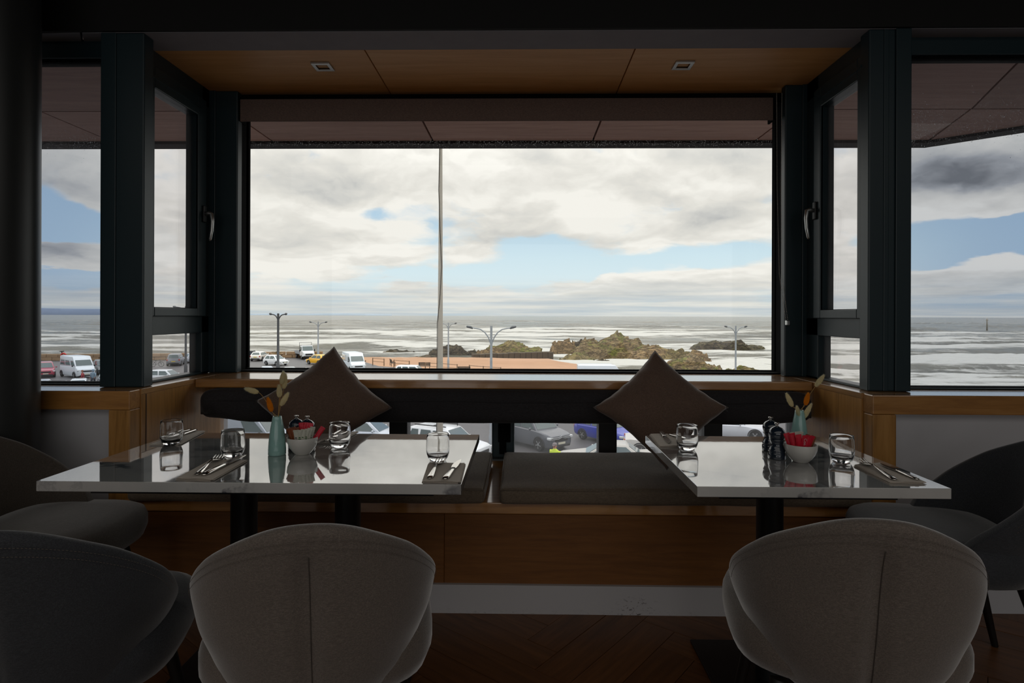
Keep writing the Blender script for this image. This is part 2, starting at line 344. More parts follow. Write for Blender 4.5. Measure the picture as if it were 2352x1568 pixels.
# ------------------------------------------------------------------ mesh helpers
class MB:
    def __init__(self): self.v = []; self.f = []
    def add(self, verts, faces):
        o = len(self.v); self.v += [tuple(p) for p in verts]; self.f += [tuple(i + o for i in f) for f in faces]; return self
    def box(self, x0, x1, y0, y1, z0, z1):
        return self.add([(x0, y0, z0), (x1, y0, z0), (x1, y1, z0), (x0, y1, z0), (x0, y0, z1), (x1, y0, z1), (x1, y1, z1), (x0, y1, z1)],
                        [(0, 3, 2, 1), (4, 5, 6, 7), (0, 1, 5, 4), (1, 2, 6, 5), (2, 3, 7, 6), (3, 0, 4, 7)])
    def prism(self, poly, z0, z1):
        n = len(poly)
        a = sum(poly[i][0] * poly[(i + 1) % n][1] - poly[(i + 1) % n][0] * poly[i][1] for i in range(n))
        if a < 0: poly = poly[::-1]
        return self.add([(x, y, z0) for x, y in poly] + [(x, y, z1) for x, y in poly],
                        [tuple(range(n - 1, -1, -1)), tuple(range(n, 2 * n))] + [(i, (i + 1) % n, n + (i + 1) % n, n + i) for i in range(n)])
    def lathe(self, prof, n=32, c=(0, 0, 0)):
        vs, fs, rows = [], [], []
        for r, z in prof:
            if r < 1e-6: rows.append([len(vs)]); vs.append((c[0], c[1], c[2] + z))
            else:
                rows.append(list(range(len(vs), len(vs) + n)))
                vs += [(c[0] + r * math.cos(2 * math.pi * i / n), c[1] + r * math.sin(2 * math.pi * i / n), c[2] + z) for i in range(n)]
        for a, b in zip(rows, rows[1:]):
            for i in range(n):
                j = (i + 1) % n
                if len(a) == 1 and len(b) == 1: continue
                if len(a) == 1: fs.append((a[0], b[j], b[i]))
                elif len(b) == 1: fs.append((a[i], a[j], b[0]))
                else: fs.append((a[i], a[j], b[j], b[i]))
        return self.add(vs, fs)
    def loft(self, rings, closed=True, caps=True):
        n = len(rings[0]); vs = [p for r in rings for p in r]; fs = []
        for k in range(len(rings) - 1):
            for i in range(n if closed else n - 1):
                j = (i + 1) % n
                fs.append((k * n + i, k * n + j, (k + 1) * n + j, (k + 1) * n + i))
        if caps: fs += [tuple(range(n - 1, -1, -1)), tuple((len(rings) - 1) * n + i for i in range(n))]
        return self.add(vs, fs)
    def tube(self, path, r, n=8, caps=True):
        path = [Vector(p) for p in path]; rings = []
        rs = r if isinstance(r, (list, tuple)) else [r] * len(path)
        up = None
        for k, p in enumerate(path):
            d = (path[min(k + 1, len(path) - 1)] - path[max(k - 1, 0)])
            if d.length < 1e-9: d = Vector((0, 0, 1))
            d.normalize()
            if up is None:
                up = d.orthogonal().normalized()
            a = (up - d * up.dot(d)); a = a.normalized() if a.length > 1e-6 else d.orthogonal().normalized(); up = a
            b = d.cross(a)
            rings.append([p + (a * math.cos(2 * math.pi * i / n) + b * math.sin(2 * math.pi * i / n)) * rs[k] for i in range(n)])
        return self.loft(rings, True, caps)
    def ball(self, c, rx, ry=None, rz=None, nu=14, nv=9):
        ry = ry or rx; rz = rz or rx
        prof = [(math.sin(math.pi * k / nv), -math.cos(math.pi * k / nv)) for k in range(nv + 1)]
        o = len(self.v); self.lathe([(max(0, r) if 0 < k < nv else 0, z) for k, (r, z) in enumerate(prof)], nu)
        for i in range(o, len(self.v)):
            x, y, z = self.v[i]; self.v[i] = (c[0] + x * rx, c[1] + y * ry, c[2] + z * rz)
        return self
    def xf(self, m):
        self.v = [tuple(m @ Vector(p)) for p in self.v]; return self
    def build(self, name, mat, parent=None, smooth=False, bevel=0., seg=2, sub=0, autosmooth=False):
        me = bpy.data.meshes.new(name); me.from_pydata(self.v, [], self.f); me.update()
        if mat is not None: me.materials.append(MAT[mat] if isinstance(mat, str) else mat)
        if smooth: me.polygons.foreach_set('use_smooth', [True] * len(me.polygons))
        o = bpy.data.objects.new(name, me); COL.objects.link(o)
        if parent: o.parent = parent
        if bevel:
            b = o.modifiers.new('bevel', 'BEVEL'); b.width = bevel; b.segments = seg; b.limit_method = 'ANGLE'; b.angle_limit = R(40)
            b.harden_normals = False
        if sub:
            s = o.modifiers.new('sub', 'SUBSURF'); s.levels = s.render_levels = sub
        if autosmooth and smooth:
            try: me.set_sharp_from_angle(angle=R(38))
            except Exception: pass
        return o
def box(name, mat, b, parent=None, bevel=0., seg=2):
    return MB().box(*b).build(name, mat, parent, False, bevel, seg)
def tag(o, label, cat, group=None, kind=None):
    o['label'] = label; o['category'] = cat
    if group: o['group'] = group
    if kind: o['kind'] = kind
    return o
def struct(o, label=None):
    o['kind'] = 'structure'
    if label: o['label'] = label
    return o
def thing(name, label, cat, loc=(0, 0, 0), rz=0., group=None):
    o = bpy.data.objects.new(name, None); COL.objects.link(o); o.empty_display_size = .05
    o.location = loc; o.rotation_euler = (0, 0, rz)
    return tag(o, label, cat, group)
KIDS = {}
def copy_tree(o, loc=None, rz=None, label=None, parent=None):
    c = o.copy(); COL.objects.link(c)
    if parent is not None: c.parent = parent
    if loc is not None: c.location = loc
    if rz is not None: c.rotation_euler = (0, 0, rz)
    if label: c['label'] = label
    for ch in list(o.children): copy_tree(ch, parent=c)
    return c
def soft_box(x0, x1, y0, y1, z0, z1, r, step=.05, nz=0., nscale=3., seed=0., puff=0.):
    """box with rounded edges and a slightly uneven upholstered surface"""
    def axis(a, b):
        k = max(1, int((b - a - 2 * r) / step)); mid = [a + r + (b - a - 2 * r) * i / k for i in range(k + 1)]
        return [a, a + r * .3, a + r * .65] + mid + [b - r * .65, b - r * .3, b]
    X_, Y_, Z_ = axis(x0, x1), axis(y0, y1), axis(z0, z1)
    mb = MB(); idx = {}
    def vid(p):
        k = tuple(round(c, 5) for c in p)
        if k not in idx: idx[k] = len(mb.v); mb.v.append(k)
        return idx[k]
    def face(f, A, B):
        for i in range(len(A) - 1):
            for j in range(len(B) - 1):
                mb.f.append((vid(f(A[i], B[j])), vid(f(A[i + 1], B[j])), vid(f(A[i + 1], B[j + 1])), vid(f(A[i], B[j + 1]))))
    face(lambda a, b: (a, b, z1), X_, Y_); face(lambda a, b: (b, a, z0), Y_, X_)
    face(lambda a, b: (a, y0, b), X_, Z_); face(lambda a, b: (b, y1, a), Z_, X_)
    face(lambda a, b: (x1, a, b), Y_, Z_); face(lambda a, b: (x0, b, a), Z_, Y_)
    out = []
    for p in mb.v:
        p = Vector(p)
        q = Vector((min(max(p.x, x0 + r), x1 - r), min(max(p.y, y0 + r), y1 - r), min(max(p.z, z0 + r), z1 - r)))
        d = p - q
        n_ = d.normalized() if d.length > 1e-9 else Vector((0, 0, 0))
        s = q + n_ * r if d.length > 1e-9 else p
        if nz: s += n_ * nz * mnoise.fractal(Vector((s.x * nscale + seed, s.y * nscale, s.z * nscale)), 1., 2., 3)
        if puff and p.z > z1 - 1e-4:
            u = (s.x - x0) / (x1 - x0) * 2 - 1; v = (s.y - y0) / (y1 - y0) * 2 - 1
            s.z += puff * (1 - u ** 4) * (1 - v ** 4)
        out.append(tuple(s))
    mb.v = out
    return mb

# =================================================================== ROOM SHELL
WL, WR, YB, YF = -4.6, 4.6, -6.0, 2.52
fl = struct(box('floor', 'floor_gap', (WL, WR, YB, 2.5, -.06, -.022)))
# boards laid in a herringbone, each its own plank; the far part of the room keeps plain boards
box('rear_boards', 'room_floor', (WL, WR, YB, .35, -.022, -.002), fl)
PW, PL = .135, .675
plank_me = None
def herringbone():
    global plank_me
    c45, s45 = math.cos(R(52)), math.sin(R(52))
    n = 0
    for i in range(-26, 27):
        for j in range(-9, 10):
            for kind in (0, 1):
                # standard herringbone lattice in the rotated frame
                if kind == 0: cx, cy_, horiz = j * 2 * PL * .5 * 2 / 2 + i * PW, 0, True
                u = i * PW + j * PL; v = i * PW - j * PL
                if kind == 0: x0, y0, lx, ly = u, v, PL, PW
                else: x0, y0, lx, ly = u, v + PW, PW, PL
                mx, my = x0 + lx / 2, y0 + ly / 2
                wx = mx * c45 - my * s45 + .2; wy = mx * s45 + my * c45 + 1.6
                if not (-2.45 < wx < 2.45 and .25 < wy < 2.85): continue
                a = R(52) + (0 if kind == 0 else R(90))
                if plank_me is None:
                    o = MB().box(-PL / 2 + .0012, PL / 2 - .0012, -PW / 2 + .0012, PW / 2 - .0012, -.022, 0).build('plank', 'floor_wood', fl)
                    # grain runs along the board
                    plank_me = o.data
                else:
                    o = bpy.data.objects.new('plank', plank_me); COL.objects.link(o); o.parent = fl
                o.location = (wx, wy, rnd.uniform(-.0008, .0006)); o.rotation_euler = (0, 0, a); n += 1
    return n
MAT['floor_wood'] = wood('dark_floor_oak_long', (88, 54, 26), (108, 68, 34), (126, 82, 44), grain=(1, 12, 12), rough=.4)
herringbone()
_m, _t, _p = base_mat('scuffed_white_board')
_v = _t.new('ShaderNodeTexCoord').outputs['Object']
_sc = _t.smooth(_t.noise(_t.vmath('MULTIPLY', _v, (1, 1, 1.6)), 60., 6, .7), .56, .64)
_near = _t.smooth(_t.vmath('DISTANCE', _t.vmath('MULTIPLY', _v, (1, 0, 1.4)), (.47, 0, .03)), .02, .12, .8, 0.)
_t.put(_p.inputs['Base Color'], _t.mix(_t.math('MULTIPLY', _sc, _t.math('ADD', _near, _t.smooth(_t.xyz(_v)[2], 0., .03, .25, 0.))), lin((196, 194, 196)), lin((60, 52, 46)))); _p.inputs['Roughness'].default_value = .55
MAT['scuffed'] = _m
struct(box('baseboard_front', 'scuffed', (-1.66, 1.45, 2.445, 2.47, 0, .117)))
bb = struct(box('baseboard_left', 'white_panel', (WL, -1.73, 2.495, 2.52, 0, .13)))
struct(box('baseboard_right', 'white_panel', (1.52, WR, 2.495, 2.52, 0, .13)))
struct(box('wall_left', 'dark_wall', (WL - .1, WL, YB, 2.8, 0, 3.0)))
struct(box('wall_right', 'dark_wall', (WR, WR + .1, YB, 2.8, 0, 3.0)))
struct(box('wall_back', 'dark_wall', (WL - .1, WR + .1, YB - .1, YB, 0, 3.0)))
ceil = struct(box('ceiling', 'beam_face', (WL - .1, WR + .1, YB, 2.62, 2.95, 3.05)))
wf = struct(MB().box(WL, -1.73, YF, 2.66, 0, .86).box(1.52, WR, YF, 2.66, 0, .86).box(-1.74, 1.53, 3.25, 3.34, -.3, .455).build('wall_front', 'white_panel'))
# closed plinth under the bay so no daylight comes in below the bench
struct(MB().box(-1.80, -1.66, 2.53, 3.34, -.3, .84).box(1.46, 1.60, 2.53, 3.34, -.3, .84).build('wall_bay', 'white_panel'))

# bulkhead beam above the bay opening, with a butt joint between its two boards
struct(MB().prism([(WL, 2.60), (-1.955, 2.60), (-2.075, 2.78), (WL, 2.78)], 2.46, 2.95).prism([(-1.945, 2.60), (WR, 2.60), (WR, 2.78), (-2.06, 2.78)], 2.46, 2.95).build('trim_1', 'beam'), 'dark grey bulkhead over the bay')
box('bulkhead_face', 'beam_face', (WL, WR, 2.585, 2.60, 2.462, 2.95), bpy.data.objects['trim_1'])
# bay ceiling: three oak panels
bc = struct(box('ceiling_bay', 'soffit_gap', (-1.95, 1.75, 2.78, 3.52, 2.482, 2.52)))
for a, b in ((-1.95, -.7455), (-.7395, .5165), (.5225, 1.75)):
    box('panel', 'oak_ceiling', (a, b, 2.78, 3.52, 2.46, 2.482), bc, .001, 1)
struct(box('trim_2', 'gasket', (-1.95, 1.75, 3.52, 3.6, 2.40, 2.6)))

# upright posts at the mouth of the bay
def post(name, x0, x1, joints, y0=2.60, y1=2.76, z0=.90, z1=2.46, label=None):
    o = struct(box(name, 'frame', (x0, x1, y0, y1, z0, z1), None, .006), label)
    for j0, j1, dy in joints:
        box('cover_strip', 'frame', (j0, j1, y0 - dy, y0 + .002, z0 + .001, z1 - .001), o, .003)
    return o
post('trim_3', -1.86, -1.668, [(-1.858, -1.79, .006)], 2.60, 2.67, label='dark window post beside the black column')
post('trim_4', 1.490, 1.668, [(1.60, 1.666, .010), (1.552, 1.574, .004)], 2.60, 2.67, label='dark window post beside the wide sea window')
# corner posts at the back of the bay
post('trim_5', -1.745, -1.58, [(-1.743, -1.70, .01)], 3.28, 3.335, .90, 2.46, 'dark corner post with the main window')
post('trim_6', 1.402, 1.535, [(1.49, 1.533, .01)], 3.22, 3.272, .90, 2.46, 'dark corner post behind the blind chain')

def pane(parent, mat, b): return box('pane', mat, b, parent)
def rect_frame_x(mb, x0, x1, y0, y1, z0, z1, wl, wr, wb, wt):
    """upright frame in an XZ plane"""
    mb.box(x0, x0 + wl, y0, y1, z0, z1).box(x1 - wr, x1, y0, y1, z0, z1).box(x0 + wl, x1 - wr, y0, y1, z0, z0 + wb).box(x0 + wl, x1 - wr, y0, y1, z1 - wt, z1); return mb
def rect_frame_y(mb, x0, x1, y0, y1, z0, z1, wn, wfar, wb, wt):
    mb.box(x0, x1, y0, y0 + wn, z0, z1).box(x0, x1, y1 - wfar, y1, z0, z1).box(x0, x1, y0 + wn, y1 - wfar, z0, z0 + wb).box(x0, x1, y0 + wn, y1 - wfar, z1 - wt, z1); return mb
# window_1: main fixed light
w1 = struct(rect_frame_x(MB(), -1.66, 1.49, 3.336, 3.48, .90, 2.46, .062, .051, .008, .05).build('window_1', 'gasket', None, False, .003), 'wide main bay window facing the sea')
rect_frame_x(MB(), -1.604, 1.441, 3.425, 3.455, .908, 2.41, .006, .006, .006, .006).build('gasket', 'gasket', w1)
pane(w1, 'pane', (-1.60, 1.44, 3.437, 3.443, .91, 2.41))
# window_2 / window_3: bay sides, casement above a fixed light, with lever handles
def side_window(name, xi, sgn, y0, y1, label, upper_far, lower_far):
    # xi: inner face of the sash, sgn: direction outwards
    def xx(a, b): return (min(xi + sgn * a, xi + sgn * b), max(xi + sgn * a, xi + sgn * b))
    a, b = xx(.022, .09)
    mb = MB().box(a, b, y0, y0 + .05, .90, 2.46).box(a, b, lower_far, y1, .90, 2.46).box(a, b, y0, y1, .90, .912).box(a, b, y0, y1, 1.123, 1.215).box(a, b, y0, y1, 2.36, 2.46)
    o = struct(mb.build(name, 'frame', None, False, .003), label)
    a, b = xx(.0, .07)
    s = rect_frame_y(MB(), a, b, y0 + .03, lower_far + .004, 1.212, 2.375, .06, lower_far + .004 - upper_far, .042, .10).build('sash', 'frame', o, False, .004)
    a, b = xx(-.006, .0)
    MB().box(a, b, y0 + .05, upper_far + .02, 2.318, 2.330).build('drip_bead', 'frame', s)
    a, b = xx(.006, .012)
    rect_frame_y(MB(), a, b, y0 + .085, upper_far + .006, 1.25, 2.282, .006, .006, .006, .006).build('gasket', 'gasket', s)
    a, b = xx(.035, .041)
    pane(s, 'pane_side', (a, b, y0 + .05, upper_far + .02, 1.23, 2.30))
    a, b = xx(.052, .058)
    pane(o, 'pane_side', (a, b, y0 + .02, lower_far + .01, .905, 1.13))
    # lever handle
    hy = (upper_far + lower_far) / 2 + .012
    hx = xi
    hmb = MB().box(*xx(-.012, .0), hy - .014, hy + .014, 1.715, 1.805)
    h = hmb.build('window_handle', 'black_metal', s, False, .004)
    n_ = -sgn
    MB().tube([(hx + n_ * .01, hy, 1.760), (hx + n_ * .03, hy, 1.765), (hx + n_ * .044, hy, 1.760), (hx + n_ * .050, hy - .004, 1.720), (hx + n_ * .048, hy - .006, 1.670), (hx + n_ * .040, hy - .006, 1.625), (hx + n_ * .038, hy - .006, 1.616)],
              [.010, .011, .011, .0095, .009, .008, .005], 10).build('lever', 'chrome', h, True)
    return o
side_window('window_2', -1.712, -1, 2.66, 3.28, 'narrow bay side window beside the black column', 3.125, 3.20)
side_window('window_3', 1.492, 1, 2.605, 3.22, 'narrow bay side window beside the blind chain', 3.025, 3.09)
# window_4 / window_5: facade windows either side of the bay
def facade_window(name, x0, x1, label):
    o = struct(rect_frame_x(MB(), x0, x1, 2.68, 2.77, .90, 2.47, .05, .05, .006, .085).build(name, 'frame', None, False, .003), label)
    rect_frame_x(MB(), x0 + .05, x1 - .05, 2.70, 2.75, .906, 2.385, .006, .006, .004, .012).build('gasket', 'gasket', o)
    pane(o, 'pane_facade', (x0 + .04, x1 - .04, 2.717, 2.723, .905, 2.40))
    return o
w4 = facade_window('window_4', WL, -1.84, 'facade window beside the black column')
w5 = facade_window('window_5', 1.64, WR, 'wide facade window speckled with rain')
# rain drops on the panes (stuff)
def rain(parent, n, fx, y):
    mb = MB()
    k = 0
    while k < n:
        x, z, keep = fx()
        if not keep: continue
        r = rnd.choice((.0005, .0006, .0007, .0009, .0012)) * (1.6 if rnd.random() < .04 else 1)
        ps = [(r * math.cos(q * math.pi / 3), r * math.sin(q * math.pi / 3)) for q in range(6)]
        mb.add([(x + a, y + .0002, z + b) for a, b in ps] + [(x + a * .7, y + r * .5, z + b * .7) for a, b in ps] + [(x, y + r * .7, z)],
               [(i, (i + 1) % 6, 6 + (i + 1) % 6, 6 + i) for i in range(6)] + [(6 + i, 6 + (i + 1) % 6, 12) for i in range(6)] + [(5, 4, 3, 2, 1, 0)])
        k += 1
    o = mb.build('rain_drops', 'drop', parent, True); o['kind'] = 'stuff'; return o
def fr5():
    x = rnd.uniform(1.70, 2.4); z = rnd.gauss(2.06 + (x - 1.74) * .10, .085)
    return x, z, 1.6 < z < 2.36 and (z > 1.985 + max(0, x - 1.83) * .12 or rnd.random() < .05)
def fr4():
    x = rnd.uniform(-2.3, -1.92); z = rnd.gauss(2.0, .05)
    return x, z, 1.986 < z < 2.2 or rnd.random() < .03
def fr1():
    x = rnd.uniform(-1.58, 1.42); z = rnd.gauss(2.215, .012)
    return x, z, True
rain(w5, 3200, fr5, 2.723); rain(w4, 900, fr4, 2.723); rain(w1, 2400, fr1, 3.443)

# oak window boards: one round the bay, one on each facade
ZS = .90
wb = struct(MB().box(-1.64, 1.43, 2.965, 3.445, ZS - .045, ZS).build('trim_7', 'oak', None, False, .006, 3), 'oak window board of the main bay window')
struct(MB().prism([(-1.64, 3.2), (-1.64, 2.545), (-1.82, 2.545), (-1.82, 3.445), (-1.642, 3.445), (-1.642, 3.2)], ZS - .024, ZS - .0004).build('trim_8', 'oak_y', None, False, .005, 3), 'oak window board at the bay side by the column')
struct(MB().prism([(1.43, 3.2), (1.43, 2.545), (1.62, 2.545), (1.62, 3.445), (1.432, 3.445), (1.432, 3.2)], ZS - .024, ZS - .0004).build('trim_9', 'oak_y', None, False, .005, 3), 'oak window board at the bay side by the bunny tails')
struct(box('trim_10', 'oak', (WL, -1.645, 2.475, 2.74, ZS - .08, ZS - .001), None, .003, 2), 'oak window board of the facade by the column')
struct(box('trim_11', 'oak', (1.438, WR, 2.475, 2.74, ZS - .08, ZS - .001), None, .004, 2), 'oak window board of the facade by the dark chair')
# oak linings of the bay below the boards
struct(MB().box(-1.735, -1.645, 2.476, 2.545, .30, ZS - .081).build('trim_12', 'oak_up', None, False, .003, 2), 'upright oak edging of the bay by the column')
struct(MB().box(1.438, 1.535, 2.476, 2.545, .30, ZS - .081).build('trim_13', 'oak_up', None, False, .004, 2), 'upright oak edging of the bay by the dark chair')
struct(MB().box(-1.665, -1.642, 2.546, 3.26, .40, ZS - .025).build('trim_14', 'oak_up'), 'oak lining of the bay side by the column')
struct(MB().box(1.432, 1.455, 2.546, 3.26, .40, ZS - .025).build('trim_15', 'oak_up'), 'oak lining of the bay side by the bunny tails')
# joint strip in the left lining
box('shadow_gap', 'soffit_gap', (-1.643, -1.6405, 2.578, 2.582, .42, ZS - .026), bpy.data.objects['trim_14'])

# window_6: low strip window behind the bench
w6 = struct(MB().box(-1.70, 1.49, 3.18, 3.26, .455, .475).box(-1.70, 1.49, 3.18, 3.26, .80, .854).box(-1.70, -1.672, 3.18, 3.26, .455, .854).box(1.43, 1.49, 3.18, 3.26, .455, .854).build('window_6', 'frame', None, False, .003), 'low strip window behind the bench')
for x0, x1 in ((-1.262, -1.166), (-.708, -.611), (.406, .502), (.962, 1.058)):
    box('mullion', 'black_metal', (x0, x1, 3.17, 3.27, .475, .80), w6, .004)
mu = box('mullion', 'frame', (-.158, -.040, 3.12, 3.27, .475, .80), w6, .008)
MB().box(-.125, -.060, 3.112, 3.122, .56, .74).box(-.118, -.082, 3.106, 3.114, .50, .68).build('strap', 'gasket', mu, False, .004)
pane(w6, 'pane_side', (-1.69, 1.45, 3.217, 3.223, .46, .83))
struct(box('trim_16', 'gasket', (-1.7, 1.49, 3.26, 3.5, .845, .854)), 'black panel under the window board')

# roof overhang outside: weathered boards with recessed joints
ov = struct(MB().prism([(-7, 2.8), (-7, 4.75), (3.17, 4.77), (4.6, 3.55), (7.2, 1.3), (7.2, 2.0), (4.7, 2.8)], 2.60, 2.72).build('trim_17', 'soffit_gap'), 'weathered soffit of the roof overhang')
def soff(poly): MB().prism(poly, 2.575, 2.60).build('panel', 'soffit', ov)
g = .007
xs = [-6.9, -5.725, -4.475, -3.225, -1.955, -.7, .54, 1.79]
for a, b in zip(xs, xs[1:]):
    soff([(a + g, 2.82), (b - g, 2.82), (b - g, 3.94 - g), (a + g, 3.94 - g)])
    soff([(a + g, 3.94 + g), (b - g, 3.94 + g), (b - g, 4.63 - g), (a + g, 4.63 - g)])
soff([(1.79 + g, 2.82), (2.46, 2.82), (2.91, 3.94 - g), (1.79 + g, 3.94 - g)])
soff([(1.79 + g, 3.94 + g), (2.91, 3.94 + g), (3.10, 4.63 - g), (1.79 + g, 4.63 - g)])
soff([(2.46 + 2 * g, 2.82), (4.5, 2.82), (4.5, 3.48), (3.95, 3.94 - g), (2.91 + 2 * g, 3.94 - g)])
soff([(2.91 + 2 * g, 3.94 + g), (3.94, 3.94 + g), (3.12, 4.63 - g)])
struct(MB().prism([(-7, 4.63), (3.13, 4.63), (4.5, 3.46), (4.6, 3.55), (3.17, 4.77), (-7, 4.77)], 2.555, 2.78).build('trim_18', 'soffit_gap'), 'edge trim of the roof overhang')

# round black column, in front of the facade
struct(MB().lathe([(.138, 0), (.138, 2.95)], 48, (-2.065, 2.31, 0)).build('trim_19', 'column', None, True), 'round black steel column')

# =================================================================== BUILT-IN BENCH, BLIND, DOWNLIGHTS
bn = thing('bench', 'built-in oak bench running along the whole bay under the window', 'bench', (-.11, 2.8, 0))
def B(x0, x1, y0, y1, z0, z1): return (x0 + .11, x1 + .11, y0 - 2.8, y1 - 2.8, z0, z1)
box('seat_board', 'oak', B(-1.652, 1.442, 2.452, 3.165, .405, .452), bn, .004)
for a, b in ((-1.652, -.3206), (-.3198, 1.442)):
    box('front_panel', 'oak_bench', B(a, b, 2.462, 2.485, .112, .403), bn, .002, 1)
box('toe_board', 'gasket', B(-1.652, 1.442, 2.485, 2.50, 0, .403), bn)

bl = thing('roller_blind', 'taupe roller blind rolled up above the main window', 'blind', (-.10, 3.33, 2.36))
box('valance', 'blind', (-1.478, 1.472, -.03, -.018, -.062, .062), bl, .004)
MB().tube([(-1.46, .014, .02), (1.455, .014, .02)], .032, 20).build('roll', 'blind', bl, True)
for x in (-1.484, 1.476): box('bracket', 'gasket', (x - .004, x + .008, -.035, .05, -.062, .075), bl, .003)
mb = MB()
ch0 = [on_y(1781, 235, 3.30), on_y(1800, 735, 3.30)]
def bead_run(pts):
    for (p, q) in zip(pts, pts[1:]):
        n = max(1, int((q - p).length / .0075))
        for i in range(n):
            c = p.lerp(q, i / n); mb.ball((c.x + .10, c.y - 3.33, c.z - 2.36), .0021, nu=6, nv=4)
run1 = [Vector((1.388, 3.30, 2.41)), Vector((1.392, 3.30, 1.9)), Vector((1.405, 3.285, 1.45)), Vector((1.430, 3.20, 1.24)), Vector((1.436, 3.195, 1.19))]
run2 = [Vector((1.412, 3.30, 2.41)), Vector((1.408, 3.30, 1.9)), Vector((1.414, 3.285, 1.45)), Vector((1.437, 3.20, 1.24)), Vector((1.441, 3.195, 1.19))]
run1 = [Vector((p.x - .036, min(p.y, 3.21), p.z)) for p in run1]; run2 = [Vector((p.x - .032, min(p.y, 3.21), p.z)) for p in run2]
bead_run(run1); bead_run(run2)
o = mb.build('bead_chain', 'bead', bl, True); o['kind'] = 'stuff'
MB().box(1.496, 1.514, -.150, -.126, -1.185, -1.160).build('chain_clip', 'chrome', bl, False, .003)

def downlight(x, y, label):
    t = thing('downlight', label, 'light', (x, y, 2.46), 0, 'square downlights in the bay ceiling')
    s, i_ = .046, .029
    fr = MB()
    for a in ((-s, s, -s, -i_), (-s, s, i_, s), (-s, -i_, -i_, i_), (i_, s, -i_, i_)): fr.box(*a, -.009, .001)
    fr.build('frame', 'chrome', t, False, .0015)
    hs = MB(); z1 = .02
    hs.add([(-i_, -i_, -.004), (i_, -i_, -.004), (i_, i_, -.004), (-i_, i_, -.004), (-i_, -i_, z1), (i_, -i_, z1), (i_, i_, z1), (-i_, i_, z1)], [(0, 1, 5, 4), (1, 2, 6, 5), (2, 3, 7, 6), (3, 0, 4, 7), (4, 5, 6, 7)])
    hs.build('housing', 'gasket', t)
    MB().lathe([(0, 0), (.014, .001), (.016, .006), (0, .007)], 16, (.006, .016, .008)).build('lamp', 'downlight', t, True)
downlight(-.997, 2.955, 'square downlight above the table for four')
downlight(.787, 2.957, 'square downlight above the table for two')

# =================================================================== CUSHIONS
def seat_cushion(x0, x1, label, seed):
    cx = (x0 + x1) / 2
    t = thing('seat_cushion', label, 'cushion', (cx, 2.75, .4525), 0, 'charcoal seat cushions on the bench')
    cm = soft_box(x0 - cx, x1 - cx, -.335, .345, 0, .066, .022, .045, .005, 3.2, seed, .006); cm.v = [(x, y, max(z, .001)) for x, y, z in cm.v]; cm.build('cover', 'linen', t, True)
    pr = MB()
    for z in (.060,):
        r = .012; X0, X1, Y0, Y1 = x0 - cx + .004, x1 - cx - .004, -.331, .341
        pr.tube([(X0, Y0, z), (X1, Y0, z)], .0022, 5).tube([(X1, Y0, z), (X1, Y1, z)], .0022, 5).tube([(X0, Y0, z), (X0, Y1, z)], .0022, 5)
    pr.build('seam', 'linen', t, True)
seat_cushion(-1.62, -.150, 'charcoal seat cushion below the table for four', 2.)
seat_cushion(-.092, 1.41, 'charcoal seat cushion below the table for two', 9.)
bp = thing('backrest_cushion', 'long charcoal backrest cushion along the window board', 'cushion', (-.10, 3.0, .685))
pm = soft_box(-1.515, 1.525, -.07, .06, 0, .168, .05, .05, .004, 3., 4.)
for k, (x, y, z) in enumerate(pm.v):      # ends sag downwards and round off
    e = max(0, abs(x - .005) - 1.30) / .22
    pm.v[k] = (x, y, z - .012 * e * e + (.030 * e if z < .05 else 0))
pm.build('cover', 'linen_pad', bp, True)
MB().tube([(-1.47, -.0705, .112)] + [(-1.3 + 2.62 * i / 12, -.0725, .112 + .003 * math.sin(i * 1.7)) for i in range(13)] + [(1.48, -.0705, .112)], .0022, 6).build('seam', 'linen_pad', bp, True)

def pillow_mesh(side, th, seed):
    n = 30; mb = MB(); h = side / 2
    def pt(i, j, s):
        u = -1 + 2 * i / n; v = -1 + 2 * j / n
        pinch = .105
        x = u * h * (1 - pinch * (1 - v * v)); y = v * h * (1 - pinch * (1 - u * u))
        k = (max(0, 1 - abs(u) ** 2.4) ** .62) * (max(0, 1 - abs(v) ** 2.4) ** .62)
        wr = mnoise.fractal(Vector((u * 2.4 + seed, v * 2.4, s)), 1., 2., 3) * .010 + .006 * math.sin(9 * u * v + seed) * (abs(u * v)) ** .7
        ed = mnoise.noise(Vector((u * 5 + seed, v * 5, .3))) * .004
        return (x + ed, y + ed, s * (th * k + wr * min(1, k * 2)))
    for s in (1, -1):
        o = len(mb.v); mb.v += [pt(i, j, s) for j in range(n + 1) for i in range(n + 1)]
        for j in range(n):
            for i in range(n):
                q = (o + j * (n + 1) + i, o + j * (n + 1) + i + 1, o + (j + 1) * (n + 1) + i + 1, o + (j + 1) * (n + 1) + i)
                mb.f.append(q if s > 0 else q[::-1])
    # welded rim
    me_v = {}; remap = []; nv = []
    for p in mb.v:
        k = tuple(round(c, 4) for c in p)
        if k not in me_v: me_v[k] = len(nv); nv.append(p)
        remap.append(me_v[k])
    mb.v = nv; mb.f = [tuple(dict.fromkeys(remap[i] for i in f)) for f in mb.f]; mb.f = [f for f in mb.f if len(f) > 2]
    return mb
